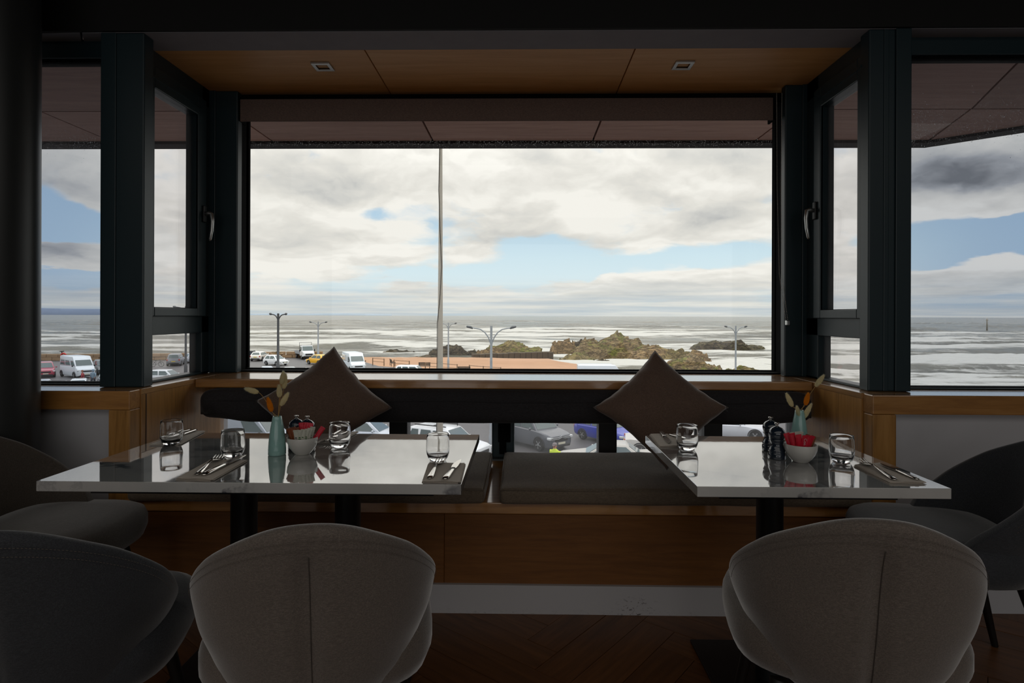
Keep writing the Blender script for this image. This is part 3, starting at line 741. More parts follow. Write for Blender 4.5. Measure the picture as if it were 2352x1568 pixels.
def pillow(x, lx, label, seed, spin, ybase=2.70, ytop=2.935, ztop=1.055, zb=.526, zip_=False, wide=1.0):
    t = thing('scatter_cushion', label, 'cushion', (x, ybase, zb), 0, 'brown scatter cushions on the bench')
    dy, dz = ytop - ybase, ztop - zb
    L = math.hypot(dy, dz); side = L / math.sqrt(2)
    lean = math.atan2(dy, dz)
    m = Matrix.Rotation(-lean, 4, 'X') @ Matrix.Translation((lx, 0, L / 2)) @ Matrix.Rotation(R(90), 4, 'X') @ Matrix.Scale(wide, 4, (1, 0, 0)) @ Matrix.Rotation(R(45) + spin, 4, 'Z')
    mb = pillow_mesh(side, .080, seed).xf(m)
    mb.build('cover', 'pillow', t, True)
    if zip_:
        a = m @ Vector((side / 2 - .01, -side / 2 + .02, -.005))
        MB().tube([a, a + Vector((.018, -.006, -.022))], .0025, 6).build('zip_pull', 'black_metal', t)
pillow(-.935, -.008, 'brown scatter cushion behind the grass vase of the table for four', 1., R(-2.6), zip_=False, wide=1.12, ztop=1.068, ytop=2.93)
pillow(.645, .006, 'brown scatter cushion beside the table for two', 5.3, R(.3), zip_=True, wide=1.10)

# =================================================================== TABLES
def table(name, cx, hw, cols, label):
    t = thing(name, label, 'table', (cx, 2.01, 0))
    box('tabletop', 'marble', (-hw, hw, -.35, .35, .721, .750), t, .0012, 2)
    MB().box(-hw + .09, hw - .09, -.26, -.22, .69, .7205).box(-hw + .09, hw - .09, .22, .26, .69, .7205).box(-hw + .09, -hw + .13, -.22, .22, .69, .7205).box(hw - .13, hw - .09, -.22, .22, .69, .7205).build('subframe', 'black_metal', t)
    for x in cols:
        MB().lathe([(0, .012), (.043, .012), (.043, .69), (0, .69)], 28, (x, .02, 0)).build('pedestal', 'black_metal', t, True, autosmooth=True)
    return t
tl = table('dining_table', -.769, .60, (-.182, .175), 'white marble topped table laid for four')
box('base_plate', 'black_metal', (-.40, .40, -.20, .24, 0, .012), tl, .003)
tr_ = table('dining_table', .832, .347, (.004,), 'white marble topped table laid for two')
box('base_plate', 'black_metal', (-.20, .20, -.20, .24, 0, .012), tr_, .003)

# =================================================================== CHAIRS
def interp(tab, x):
    for (a, p), (b, q) in zip(tab, tab[1:]):
        if x <= b:
            f = (x - a) / (b - a); f = f * f * (3 - 2 * f) * .35 + f * .65
            return p + (q - p) * f
    return tab[-1][1]
def chair_parts(t):
    T = R(114); nt, nv_ = 48, 14
    A = [(0, .16), (.25, .225), (.45, .262), (.62, .276), (.82, .262), (1, .225)]
    Bq = [(0, .17), (.25, .225), (.5, .252), (1, .300)]
    outer = []
    def P(th, v, inset=0.):
        q = abs(th) / T
        zt = .812 - .385 * q ** 1.95; zb = .345 + .085 * q ** 1.5
        z = zb + (zt - zb) * v
        hf = (z - .345) / .47
        a = interp(A, hf) - inset; b = interp(Bq, hf) - inset
        s, c = math.sin(th), math.cos(th)
        x = a * math.copysign(abs(s) ** .86, s); y = -b * math.copysign(abs(c) ** .86, c)
        dip = .013 * math.exp(-(th / R(3.0)) ** 2) * (1 - min(1, max(0, (v - .80) / .1)))
        return Vector((x, y + dip, z))
    mb = MB()
    for j in range(nv_ + 1):
        for i in range(nt + 1):
            u = i / nt * 2 - 1
            th = T * (abs(u) ** 1.35) * (1 if u > 0 else -1)
            mb.v.append(tuple(P(th, j / nv_)))
    W = nt + 1
    for j in range(nv_):
        for i in range(nt): mb.f.append((j * W + i, j * W + i + 1, (j + 1) * W + i + 1, (j + 1) * W + i))
    o = mb.build('backrest', 'velvet', t, True)
    s = o.modifiers.new('thick', 'SOLIDIFY'); s.thickness = .036; s.offset = -1; s.use_even_offset = False
    s2 = o.modifiers.new('sub', 'SUBSURF'); s2.levels = s2.render_levels = 2
    # seat
    mb = MB(); rings = []
    for z, k in ((.375, .80), (.395, .95), (.43, 1.0), (.468, 1.0), (.492, .965), (.504, .88), (.508, .60), (.509, .0)):
        ring = []
        for i in range(40):
            a = 2 * math.pi * i / 40
            c, s_ = math.cos(a), math.sin(a)
            x = .266 * k * math.copysign(abs(c) ** .62, c); y = .07 + .245 * k * math.copysign(abs(s_) ** .62, s_)
            if y < -.10: x *= 1 - .5 * (-.10 - y)
            ring.append((x, y, z - .012 * max(0, y) * (z > .45)))
        rings.append(ring)
    mb.loft(rings, True, False); mb.f.append(tuple(range(39, -1, -1)))
    mb.build('seat', 'velvet', t, True)
    for sx in (-1, 1):
        for yt, yb in ((.20, .27), (-.12, -.22)):
            MB().tube([(sx * .165, yt, .375), (sx * .23, yb, 0)], [.019, .011], 12).build('leg', 'black_wood', t, True, autosmooth=True)
    MB().tube([P(0, v / 16 * .86 + .01) + Vector((.0035, -.0022, 0)) for v in range(17)], .0011, 6).build('seam', 'seam', t, True)
    # twin rows of stitches below the rim, and the vertical seam of the back
    st = MB()
    for dz in (.026, .044):
        n = 120
        for i in range(n):
            th = -R(80) + R(160) * i / n; th2 = th + R(160) / n * .55
            def Q(th_):
                q = abs(th_) / T; h = (.812 - .385 * q ** 1.95) - (.345 + .085 * q ** 1.5)
                p = P(th_, 1 - dz / h, -.0016); return p
            st.tube([Q(th), Q(th2)], .0006, 4)
    o = st.build('stitching', 'thread', t); o['kind'] = 'stuff'
def make_chair(loc, rz, label):
    t = thing('dining_chair', label, 'chair', loc, rz, 'velvet scoop chairs')
    return t
c0 = make_chair((-.480, 1.425, 0), R(13), 'taupe velvet scoop chair at the table for four, back to the room')
chair_parts(c0)
copy_tree(c0, (.788, 1.485, 0), R(-13), 'taupe velvet scoop chair at the table for two, back to the room')
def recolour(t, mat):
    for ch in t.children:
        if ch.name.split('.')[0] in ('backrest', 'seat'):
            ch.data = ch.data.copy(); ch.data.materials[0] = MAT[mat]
recolour(copy_tree(c0, (-1.085, 1.37, 0), R(14), 'darker grey velvet scoop chair below the corner of the long marble table'), 'velvet_dark')  # darker, greyer velvet than the first chair
recolour(copy_tree(c0, (-1.70, 2.05, 0), R(-86), 'shade-darkened taupe velvet scoop chair beside the black column'), 'velvet_shaded')  # the same taupe velvet, with its shade put into the colour
recolour(copy_tree(c0, (1.49, 2.08, 0), R(76), 'darker grey velvet scoop chair in front of the white wall panel'), 'velvet_dark')

# =================================================================== TABLEWARE
ZT = .7502
def P2(px, py): return on_z(px, py, ZT)
gprof = [(0, 0), (.0225, 0), (.0255, .0015), (.0325, .012), (.0365, .024), (.0378, .036), (.0375, .055), (.0362, .075), (.0352, .0865), (.0348, .0878), (.0343, .0865), (.0350, .075), (.0361, .055), (.0362, .037), (.0345, .025), (.029, .0165), (.018, .0135), (0, .0128)]
tum = None
for px, py, lab in [(384, 1024, 'water tumbler near the corner of the long marble table'), (526, 1052, 'water tumbler behind the crossed fork and knife'), (775, 1030, 'water tumbler next to the bowl with white sachets'), (1003, 1062, 'water tumbler behind the neatly folded napkin'),
                    (1583, 1036, 'water tumbler beside the brown cushion on the smaller table'), (1943, 1066, 'water tumbler next to the bowl of red sachets')]:
    p = P2(px, py); p.y += .026
    if tum is None:
        tum = MB().lathe(gprof, 48).build('tumbler', 'glass', None, True)
        o = tum
    else:
        o = tum.copy(); COL.objects.link(o)
    o.location = (p.x, p.y, ZT); tag(o, lab, 'glass', 'water tumblers')

def napkin(corners, label, mat='napkin', layers=4):
    """folded paper napkin between four table points (near left, far left, far right, near right)"""
    c = [P2(*q) for q in corners]
    ctr = sum(c, Vector()) / 4
    t = thing('napkin', label, 'napkin', (ctr.x, ctr.y, ZT), 0, 'folded paper napkins')
    for k in range(layers):
        n = 8; mb = MB(); vs = []
        sh = .0016 * (layers - k) * (1 if k % 2 else -.6)
        for side in (0, 1):
            for j in range(n + 1):
                for i in range(n + 1):
                    u, v = i / n, j / n
                    p = (c[0] * (1 - u) + c[3] * u) * (1 - v) + (c[1] * (1 - u) + c[2] * u) * v - ctr
                    wv = .0011 * math.sin(6.3 * u + k * 1.3 + 2.4 * v) * (k / layers)
                    vs.append((p.x + sh, p.y + sh * .5, .0003 + k * .0013 + side * .0009 + wv + .0003 * k))
        W = n + 1; o_ = W * W; fs = []
        for j in range(n):
            for i in range(n):
                a = j * W + i
                fs.append((a, a + W, a + W + 1, a + 1)); fs.append((o_ + a, o_ + a + 1, o_ + a + W + 1, o_ + a + W))
        edge = [i for i in range(n)] + [n + W * j for j in range(n)] + [W * n + i for i in range(n, 0, -1)] + [W * j for j in range(n, 0, -1)]
        for a, b in zip(edge, edge[1:] + edge[:1]): fs.append((a, b, o_ + b, o_ + a))
        mb.add(vs, fs).build('fold', mat, t)
    return t
NAP = [([(407, 1101), (481, 1060), (566, 1060), (487, 1105)], 'grey napkin under the crossed fork and knife'),
       ([(972, 1108), (986, 1066), (1066, 1067), (1055, 1110)], 'grey napkin squared to the corner of the long table'),
       ([(345, 1023), (425, 993), (469, 991.5), (412, 1022)], 'grey napkin behind the tumbler at the table corner'),
       ([(725, 1020), (770, 996), (822, 993), (775, 1020)], 'grey napkin behind the tumbler next to the white sachets'),
       ([(1516, 1027), (1493, 999.5), (1558, 999), (1566, 1027)], 'grey napkin beside the brown cushion on the smaller table'),
       ([(2045, 1111), (1962, 1071), (2020, 1066), (2126, 1111)], 'grey napkin at the front corner of the smaller table')]
for c, l in NAP: napkin(c, l, 'napkin_pale' if 'behind the tumbler' in l else 'napkin')

def strip(pts, up=.0):
    """flat cutlery outline from centre line stations (y, halfwidth, z, thickness)"""
    mb = MB(); rings = []
    for y, h, z, th in pts:
        rings.append([(-h, y, z), (-h * .6, y, z - th * .45), (h * .6, y, z - th * .45), (h, y, z), (h * .6, y, z + th * .55), (-h * .6, y, z + th * .55)])
    return mb.loft(rings)
def fork_parts(t):
    strip([(-.097, .002, .001, .002), (-.094, .0075, .0015, .0035), (-.08, .0092, .002, .004), (-.055, .0082, .003, .004), (-.02, .0048, .0055, .0038), (.012, .0030, .0085, .0036)]).build('handle', 'steel', t, True)
    strip([(.012, .0030, .0085, .0036), (.022, .0052, .0085, .003), (.032, .0112, .007, .0024), (.044, .0128, .0045, .0022), (.052, .0128, .0035, .0022)]).build('fork_root', 'steel', t, True)
    for k in range(4):
        x = -.0112 + k * .00747
        strip([(.050, .0020, .0036, .0022), (.070, .0019, .0035, .002), (.088, .0016, .006, .0018), (.097, .0007, .009, .001)]).xf(Matrix.Translation((x, 0, 0))).build('tine', 'steel', t, True)
def knife_parts(t):
    strip([(-.112, .002, .002, .003), (-.109, .0085, .0025, .006), (-.095, .0105, .003, .007), (-.06, .0098, .003, .007), (-.02, .0078, .003, .0065), (.0, .0068, .003, .006)]).build('handle', 'steel', t, True)
    MB().loft([[(-a, y, .0022), (b, y, .0022), (b, y, .0040), (-a, y, .0040)] for y, a, b in ((-.001, .006, .006), (.012, .009, .0075), (.03, .0112, .0075), (.055, .0112, .0065), (.08, .008, .005), (.097, .003, .003), (.104, -.0005, .0012))]).build('blade', 'steel', t, False)
protos = {}
def cutlery(kind, a, b, label, lift=.0062, scale=1.0):
    p, q = P2(*a), P2(*b)
    d = q - p; rz = math.atan2(-d.x, d.y)
    L = .194 if kind == 'fork' else .216
    sc_ = min(1.16, max(.85, d.length / L)); c = p + d.normalized() * (L / 2 * sc_)
    if kind not in protos:
        t = thing(kind, label, kind, (c.x, c.y, ZT + lift), rz, 'table ' + kind + 's')
        (fork_parts if kind == 'fork' else knife_parts)(t); protos[kind] = t
    else: t = copy_tree(protos[kind], (c.x, c.y, ZT + lift), rz, label)
    t.scale = (sc_, sc_, sc_)
    return t
cutlery('fork', (452, 1097), (518, 1046), 'fork crossed over the napkin by the middle tumbler', .0085)
cutlery('knife', (468, 1097), (567, 1050), 'knife beside the crossed fork by the middle tumbler', .0068)
cutlery('fork', (986, 1104), (1020, 1050), 'fork on the napkin squared to the table corner')
cutlery('knife', (1022, 1106), (1059, 1061), 'knife on the napkin squared to the table corner')
cutlery('fork', (436, 990.5), (372, 1016), 'fork behind the tumbler at the table corner', .0075)
cutlery('knife', (449, 992.5), (378, 1019), 'knife behind the tumbler at the table corner', .0075)
cutlery('knife', (782, 995), (733, 1022), 'knife poking out beside the tumbler next to white sachets', .0075)
cutlery('fork', (803, 996), (752, 1021), 'fork behind the tumbler next to white sachets', .0075)
cutlery('knife', (1518, 996.5), (1537, 1024), 'knife beside the brown cushion on the smaller table', .0072)
cutlery('fork', (1537, 1001), (1568, 1014), 'fork beside the brown cushion on the smaller table', .0072)
cutlery('fork', (2056, 1108), (1970, 1062), 'fork at the front corner of the smaller table', .0072)
cutlery('knife', (2106, 1107), (2022, 1071), 'knife at the front corner of the smaller table', .0072)

# ---- vases with dried bunny tails
def vase(x, y, label):
    return tag_loc(MB().lathe([(0, 0), (.027, 0), (.0285, .003), (.0285, .02), (.026, .055), (.0215, .090), (.0165, .118), (.0140, .1285), (.0132, .1295), (.0118, .128), (.013, .118), (.018, .09), (.023, .05), (.025, .012), (0, .010)], 44).build('vase', 'teal', None, True), x, y, label, 'vase', 'teal vases')
def tag_loc(o, x, y, label, cat, group=None):
    o.location = (x, y, ZT); return tag(o, label, cat, group)
pv = P2(629, 1048); v1 = (pv.x, pv.y + .026)
vase(*v1, 'small teal vase on the table for four')
v2c = on_y(1836, 1000, 2.20); v2 = (v2c.x, 2.20)
vase(*v2, 'small teal vase behind the red sachets')
def tail(vxy, top, bot, label, col='tail', ydep=0., bow=(0, 0)):
    """stem from the vase mouth to a fluffy head; top/bot: head ends as seen in the photograph at the vase's depth"""
    Y0 = vxy[1] + ydep
    a, b = on_y(*bot, Y0), on_y(*top, Y0)
    t = thing('bunny_tail', label, 'dried grass', (vxy[0], vxy[1], ZT + .125), 0, 'dried bunny tails')
    o0 = Vector((vxy[0], vxy[1], ZT + .125))
    a, b = a - o0, b - o0
    root = Vector((a.x * .04, .003, -.10)); mouth = Vector((max(-.009, min(.009, a.x * .2)), .002, .004))
    mid = mouth.lerp(a, .55) + Vector((bow[0], 0, bow[1]))
    path = [root, mouth]
    for k in range(1, 8):
        f = k / 7; path.append((mouth * (1 - f) ** 2 + mid * 2 * f * (1 - f) + a * f * f))
    MB().tube(path, .00085, 6).build('stem', 'stem', t, True)
    ax = b - a; L = ax.length; ax.normalize(); sx = ax.orthogonal().normalized(); sy = ax.cross(sx)
    def rad(s): return .0118 * (max(0., math.sin(math.pi * min(1, .06 + s * .93))) ** .5) * (1 - .30 * s) * min(1, L / .045 + .15)
    mb = MB(); rings = []
    for k in range(11):
        s = k / 10; r = max(.0006, rad(s)) * .84
        rings.append([a + ax * L * s + (sx * math.cos(q) + sy * math.sin(q)) * r * (1 + .12 * math.sin(5 * q + k * 2.1)) for q in [2 * math.pi * i / 12 for i in range(12)]])
    mb.loft(rings).build('seed_head', col, t, True)
    br = MB(); rr = random.Random(hash(label) % 1000 if False else int(abs(b.x) * 9999) + 3)
    for k in range(1500):
        s = rr.random() ** .9; q = rr.random() * 6.283; r = rad(s) * .8
        n_ = sx * math.cos(q) + sy * math.sin(q)
        p = a + ax * L * s + n_ * r
        e = p + n_ * rr.uniform(.0012, .0030) + ax * rr.uniform(.001, .0040) + Vector((rr.uniform(-1, 1), rr.uniform(-1, 1), rr.uniform(-1, 1))) * .0008
        if rr.random() < .10: e = p + (e - p) * 2.1
        tg = n_.cross(ax) * .00028
        o_ = len(br.v); br.v += [tuple(p - tg), tuple(p + tg), tuple(e)]; br.f.append((o_, o_ + 1, o_ + 2))
    o = br.build('bristles', 'tail_orange' if col == 'tail_orange' else 'fluff', t); o['kind'] = 'stuff'
tail(v1, (563, 892), (593, 901), 'cream bunny tail bending far out of the front vase', ydep=-.005, bow=(-.012, .035))
tail(v1, (651, 853), (647, 882), 'tallest cream bunny tail of the front vase', ydep=.0)
tail(v1, (656, 858), (652, 892), 'cream bunny tail just behind the tallest one', ydep=.012)
tail(v1, (641, 884), (642, 912), 'cream bunny tail below the tallest one', ydep=-.008)
tail(v1, (662, 902), (645, 931), 'lowest cream bunny tail leaning towards the cushion', ydep=-.004)
tail(v1, (615, 913), (624, 945), 'orange bunny tail in the vase on the table for four', 'tail_orange', -.010)
tail(v2, (1806, 903), (1820, 933), 'cream bunny tail over the pepper mills', ydep=-.004)
tail(v2, (1857, 902), (1850, 930), 'orange bunny tail in the vase behind red sachets', 'tail_orange', -.006)
tail(v2, (1893, 861), (1873, 887), 'cream bunny tail reaching up to the window board', ydep=.004, bow=(-.004, .004))
tail(v2, (1830, 932), (1838, 966), 'cream bunny tail sitting right on the vase mouth', ydep=-.008)
tail(v2, (1864, 927), (1845, 961), 'cream bunny tail leaning to the oak lining', ydep=-.002)

# ---- pepper mills
def mill(x, y, label, first=[None]):
    if first[0] is None:
        t = thing('pepper_mill', label, 'mill', (x, y, ZT), 0, 'navy lacquered mills')
        MB().lathe([(0, 0), (.0265, 0), (.0275, .002), (.0275, .020), (.0255, .0225), (.0265, .026), (.0265, .030), (.0245, .033), (.0215, .042), (.0195, .050), (.0215, .058), (.0245, .0635), (.0240, .0665), (.0, .067)], 36).build('body', 'navy', t, True)
        MB().lathe([(0, .0672), (.0225, .0672), (.0238, .070), (.0258, .078), (.0262, .085), (.0235, .094), (.0165, .1015), (.0085, .1055), (.0062, .1075), (0, .108)], 36).build('head', 'navy', t, True)
        MB().lathe([(0, .107), (.0042, .107), (.0042, .1105), (.0038, .113), (.0075, .1145), (.0078, .1175), (.0070, .1185), (0, .1187)], 20).build('knob', 'steel', t, True)
        first[0] = t
    else: copy_tree(first[0], (x, y, ZT), None, label)
a = P2(679, 1048); mill(a.x + .004, a.y + .095, 'dark mill behind the bowl of white sachets')
mill(v1[0] + .033, v1[1] + .085, 'dark mill half hidden by the front teal vase')
a = P2(1792, 1057); mill(a.x, a.y + .026, 'navy mill in front on the smaller table')
mill(a.x + .026, a.y + .14, 'navy mill behind its twin on the smaller table')

# ---- bowls with sachets
bprof = [(0, 0), (.023, 0), (.0245, .002), (.032, .010), (.0425, .024), (.0485, .040), (.0505, .057), (.0500, .0585), (.0485, .057), (.0465, .041), (.040, .026), (.030, .013), (.018, .006), (0, .005)]
def bowl(x, y, label):
    o = MB().lathe(bprof, 48).build('bowl', 'china', None, True); o.location = (x, y, ZT); return tag(o, label, 'bowl', 'white china bowls')
b1 = P2(689, 1046); b1 = Vector((b1.x, b1.y + .024, ZT)); b2 = P2(1847, 1064); b2 = Vector((b2.x, b2.y + .024, ZT))
bowl(b1.x, b1.y, 'white bowl of brown, white and red sachets')
bowl(b2.x, b2.y, 'white bowl packed with red sachets')
def sachet(base, kind, dx, dy, tip, lean, rz, label, ln=.062, wd=.0165, text=None, print_=None, group=None):
    ln += .021
    tip = math.atan2(.62 * dx, ln) + tip * .35; lean = math.atan2(-.62 * dy, ln)
    t = thing('sachet', label, 'sachet', (base.x + dx * .5, base.y + dy * .5, ZT + .012), 0, group)
    t.rotation_mode = 'XYZ'; t.rotation_euler = (lean, tip, rz)
    mb = MB(); n = 8; w_ = wd / 2
    rings = []
    for k in range(n + 1):
        f = k / n; th = .0030 * math.sin(math.pi * min(1, max(0, (f - .06) / .88))) ** .5 + .0004
        z = f * ln; sway = .0012 * math.sin(f * 5 + dx * 300)
        rings.append([(-w_, sway, z), (-w_ * .5, sway - th, z), (w_ * .5, sway - th, z), (w_, sway, z), (w_ * .5, sway + th, z), (-w_ * .5, sway + th, z)])
    mb.loft(rings).build('wrapper', 'sachet_' + kind, t, False)
    MB().box(-w_, w_, -.0007, .0007, ln - .006, ln - .0045).box(-w_, w_, -.0007, .0007, ln - .003, ln - .0018).build('crimp', 'sachet_' + kind, t)
    if print_: MB().box(-w_ * .5, w_ * .5, -.0040, -.0028, ln * .52, ln * .60).box(-w_ * .35, w_ * .35, -.0040, -.0028, ln * .64, ln * .68).build('print', print_, t)
    if text:
        cu = bpy.data.curves.new('lettering', 'FONT'); cu.body = text; cu.size = .0135; cu.extrude = .0002; cu.align_x = 'LEFT'; cu.align_y = 'CENTER'
        cu.materials.append(MAT['white_ink'])
        o = bpy.data.objects.new('lettering', cu); COL.objects.link(o); o.parent = t
        o.location = (0, -.0042, ln - .009)
        mt_ = o.data; dg = bpy.context.evaluated_depsgraph_get(); dg.update(); mo = bpy.data.objects.new('lettering', bpy.data.meshes.new_from_object(o.evaluated_get(dg)))
        bpy.data.objects.remove(o); COL.objects.link(mo); mo.parent = t; o = mo; bpy.data.curves.remove(mt_)
        o.matrix_local = Matrix.Translation((0, -.0040, ln - .010)) @ Matrix(((0, 1, 0, 0), (0, 0, -1, 0), (-1, 0, 0, 0), (0, 0, 0, 1)))
ORD = ['first', 'second', 'third', 'fourth', 'fifth', 'sixth']
G1, G2 = 'sachets in the bowl on the table for four', 'sachets in the bowl on the table for two'
for i, (dx, dy, tip) in enumerate([(-.036, -.012, -.22), (-.031, -.020, -.10), (-.022, -.025, -.03), (-.036, .006, -.30), (-.027, .010, -.12), (-.016, -.005, -.06)]):
    sachet(b1, 'brown', dx, dy, tip, R(6 - 20 * (dy > 0)), R(-12 + 9 * i), 'brown sachet in the mixed bowl, %s from the teal vase' % ORD[i], .060, .017, group=G1)
for i, (dx, dy, tip) in enumerate([(-.012, -.031, .10), (-.002, -.030, .18), (.008, -.029, .14), (.016, -.026, .20), (.024, -.021, .10), (.031, -.010, .04)]):
    sachet(b1, 'white', dx, dy, tip, R(10 - i), R(-8 + 6 * i), 'pale printed sachet in the mixed bowl, %s from the brown ones' % ORD[i], .056 + .0012 * i, .0165, print_='sachet_green' if i else 'navy', group=G1)
for i, (dx, dy, tip) in enumerate([(-.008, .012, -.05), (.002, .018, .06), (.012, .014, .02), (.020, .008, .10), (.034, .004, 1.0)]):
    sachet(b1, 'red', dx, dy, tip, R(-4), R(4 * i), 'red sachet tilted furthest out of the mixed bowl' if i == 4 else 'red sachet at the back of the mixed bowl, %s from the brown ones' % ORD[i], .070 if i == 4 else .071, .017, group=G1)
for i, (dx, dy, tip) in enumerate([(-.037, -.006, -.20), (-.030, -.020, -.10), (-.018, -.028, -.04), (-.004, -.031, .03), (.008, -.029, .14), (.017, -.024, .22)]):
    sachet(b2, 'red', dx, dy, tip, R(9), R(-16 + 7 * i), 'red sachet lettered Con in the second bowl' if i == 3 else 'red sachet in the second bowl, %s from the navy mill' % ORD[i], .066 - .002 * abs(i - 1), .0185, text='Con' if i == 3 else None, group=G2)
for i, (dx, dy, tip) in enumerate([(.024, -.014, .30), (.030, -.004, .42), (.020, .004, .26), (.030, .010, .50)]):
    sachet(b2, 'brown', dx, dy, tip, R(3), R(10 * i), 'brown sachet leaning out of the red bowlful, %s from the red ones' % ORD[i], .056, .0165, group=G2)
for i, (dx, dy, tip) in enumerate([(-.022, .008, -.1), (-.004, .014, .0), (.008, .016, .12)]):
    sachet(b2, 'white', dx, dy, tip, R(-5), R(5 * i), 'pale sachet behind the red bowlful, %s from the navy mill' % ORD[i], .062, .0165, group=G2)

# =================================================================== OUTSIDE: car park, beach, sea
ZG, ZSEA = -6.2, -9.6
def G(px, py, z=ZG): return on_z(px, py, z)
pk = struct(MB().prism([(-140, 6), (46, 6), (40, 34), (20, 52), (4, 66), (-5.5, 77), (-21, 87), (-30, 104), (-60, 108), (-140, 96)], -12, ZG).build('car_park', 'asphalt'), 'wet asphalt car park below the building')
# parking bay lines
def pline(a, b, wd=.14):
    a, b = Vector((a[0], a[1], 0)), Vector((b[0], b[1], 0)); d = (b - a).normalized(); n_ = Vector((-d.y, d.x, 0)) * wd / 2
    MB().prism([tuple((a + n_).xy), tuple((b + n_).xy), tuple((b - n_).xy), tuple((a - n_).xy)], ZG, ZG + .006).build('bay_line', 'line_paint', pk)
for k in range(9):
    x = -64 + k * 2.6; pline((x, 66), (x + 3.2, 57))
for k in range(8):
    x = -36 + k * 2.7; pline((x, 84), (x + 3.4, 76))
for k in range(8):
    x = -36 + k * 2.7; pline((x + 1.5, 66), (x + 4.7, 58))
pline((-40, 71), (-12, 71))
# sandstone sea wall along the far edge
sw = thing('sea_wall', 'low sandstone wall along the far edge of the car park', 'wall', (0, 0, ZG))
wall_pts = [(-100, 92.5), (-84, 93.5), (-68, 95), (-60, 96.5), (-50, 99), (-42, 103), (-36, 104)]
for (x0, y0), (x1, y1) in zip(wall_pts, wall_pts[1:]):
    L = math.hypot(x1 - x0, y1 - y0); n = max(1, int(L / 1.7)); a_ = math.atan2(y1 - y0, x1 - x0)
    for row in range(2):
        for k in range(n):
            f = (k + .5 + (.5 if row else 0)) / n
            if f > 1: continue
            s = MB().box(-L / n / 2 + .02, L / n / 2 - .02, -.3, .3, 0, .52).build('stone_block', 'sea_wall', sw, False, .05, 1)
            s.location = (x0 + (x1 - x0) * f, y0 + (y1 - y0) * f + rnd.uniform(-.05, .05), row * .54); s.rotation_euler = (0, 0, a_)

# beach
def fbm(x, y, s, o=4, seed=0.): return mnoise.fractal(Vector((x * s + seed, y * s, seed)), .9, 2., o)
mb = MB(); nx, ny = 70, 60
for j in range(ny + 1):
    for i in range(nx + 1):
        x = -46 + 70 * i / nx; y = 62 + 96 * j / ny
        z = -6.55 - max(0, (y - 76)) * .033 - max(0, x - 6) * .16 - max(0, y - 140) * .06 + .28 * fbm(x, y, .06) + .07 * fbm(x, y, .5)
        mb.v.append((x, y, z))
for j in range(ny):
    for i in range(nx): a = j * (nx + 1) + i; mb.f.append((a, a + 1, a + nx + 2, a + nx + 1))
struct(mb.build('beach', 'sand', None, True), 'orange sand beach between the railing and the rocks')

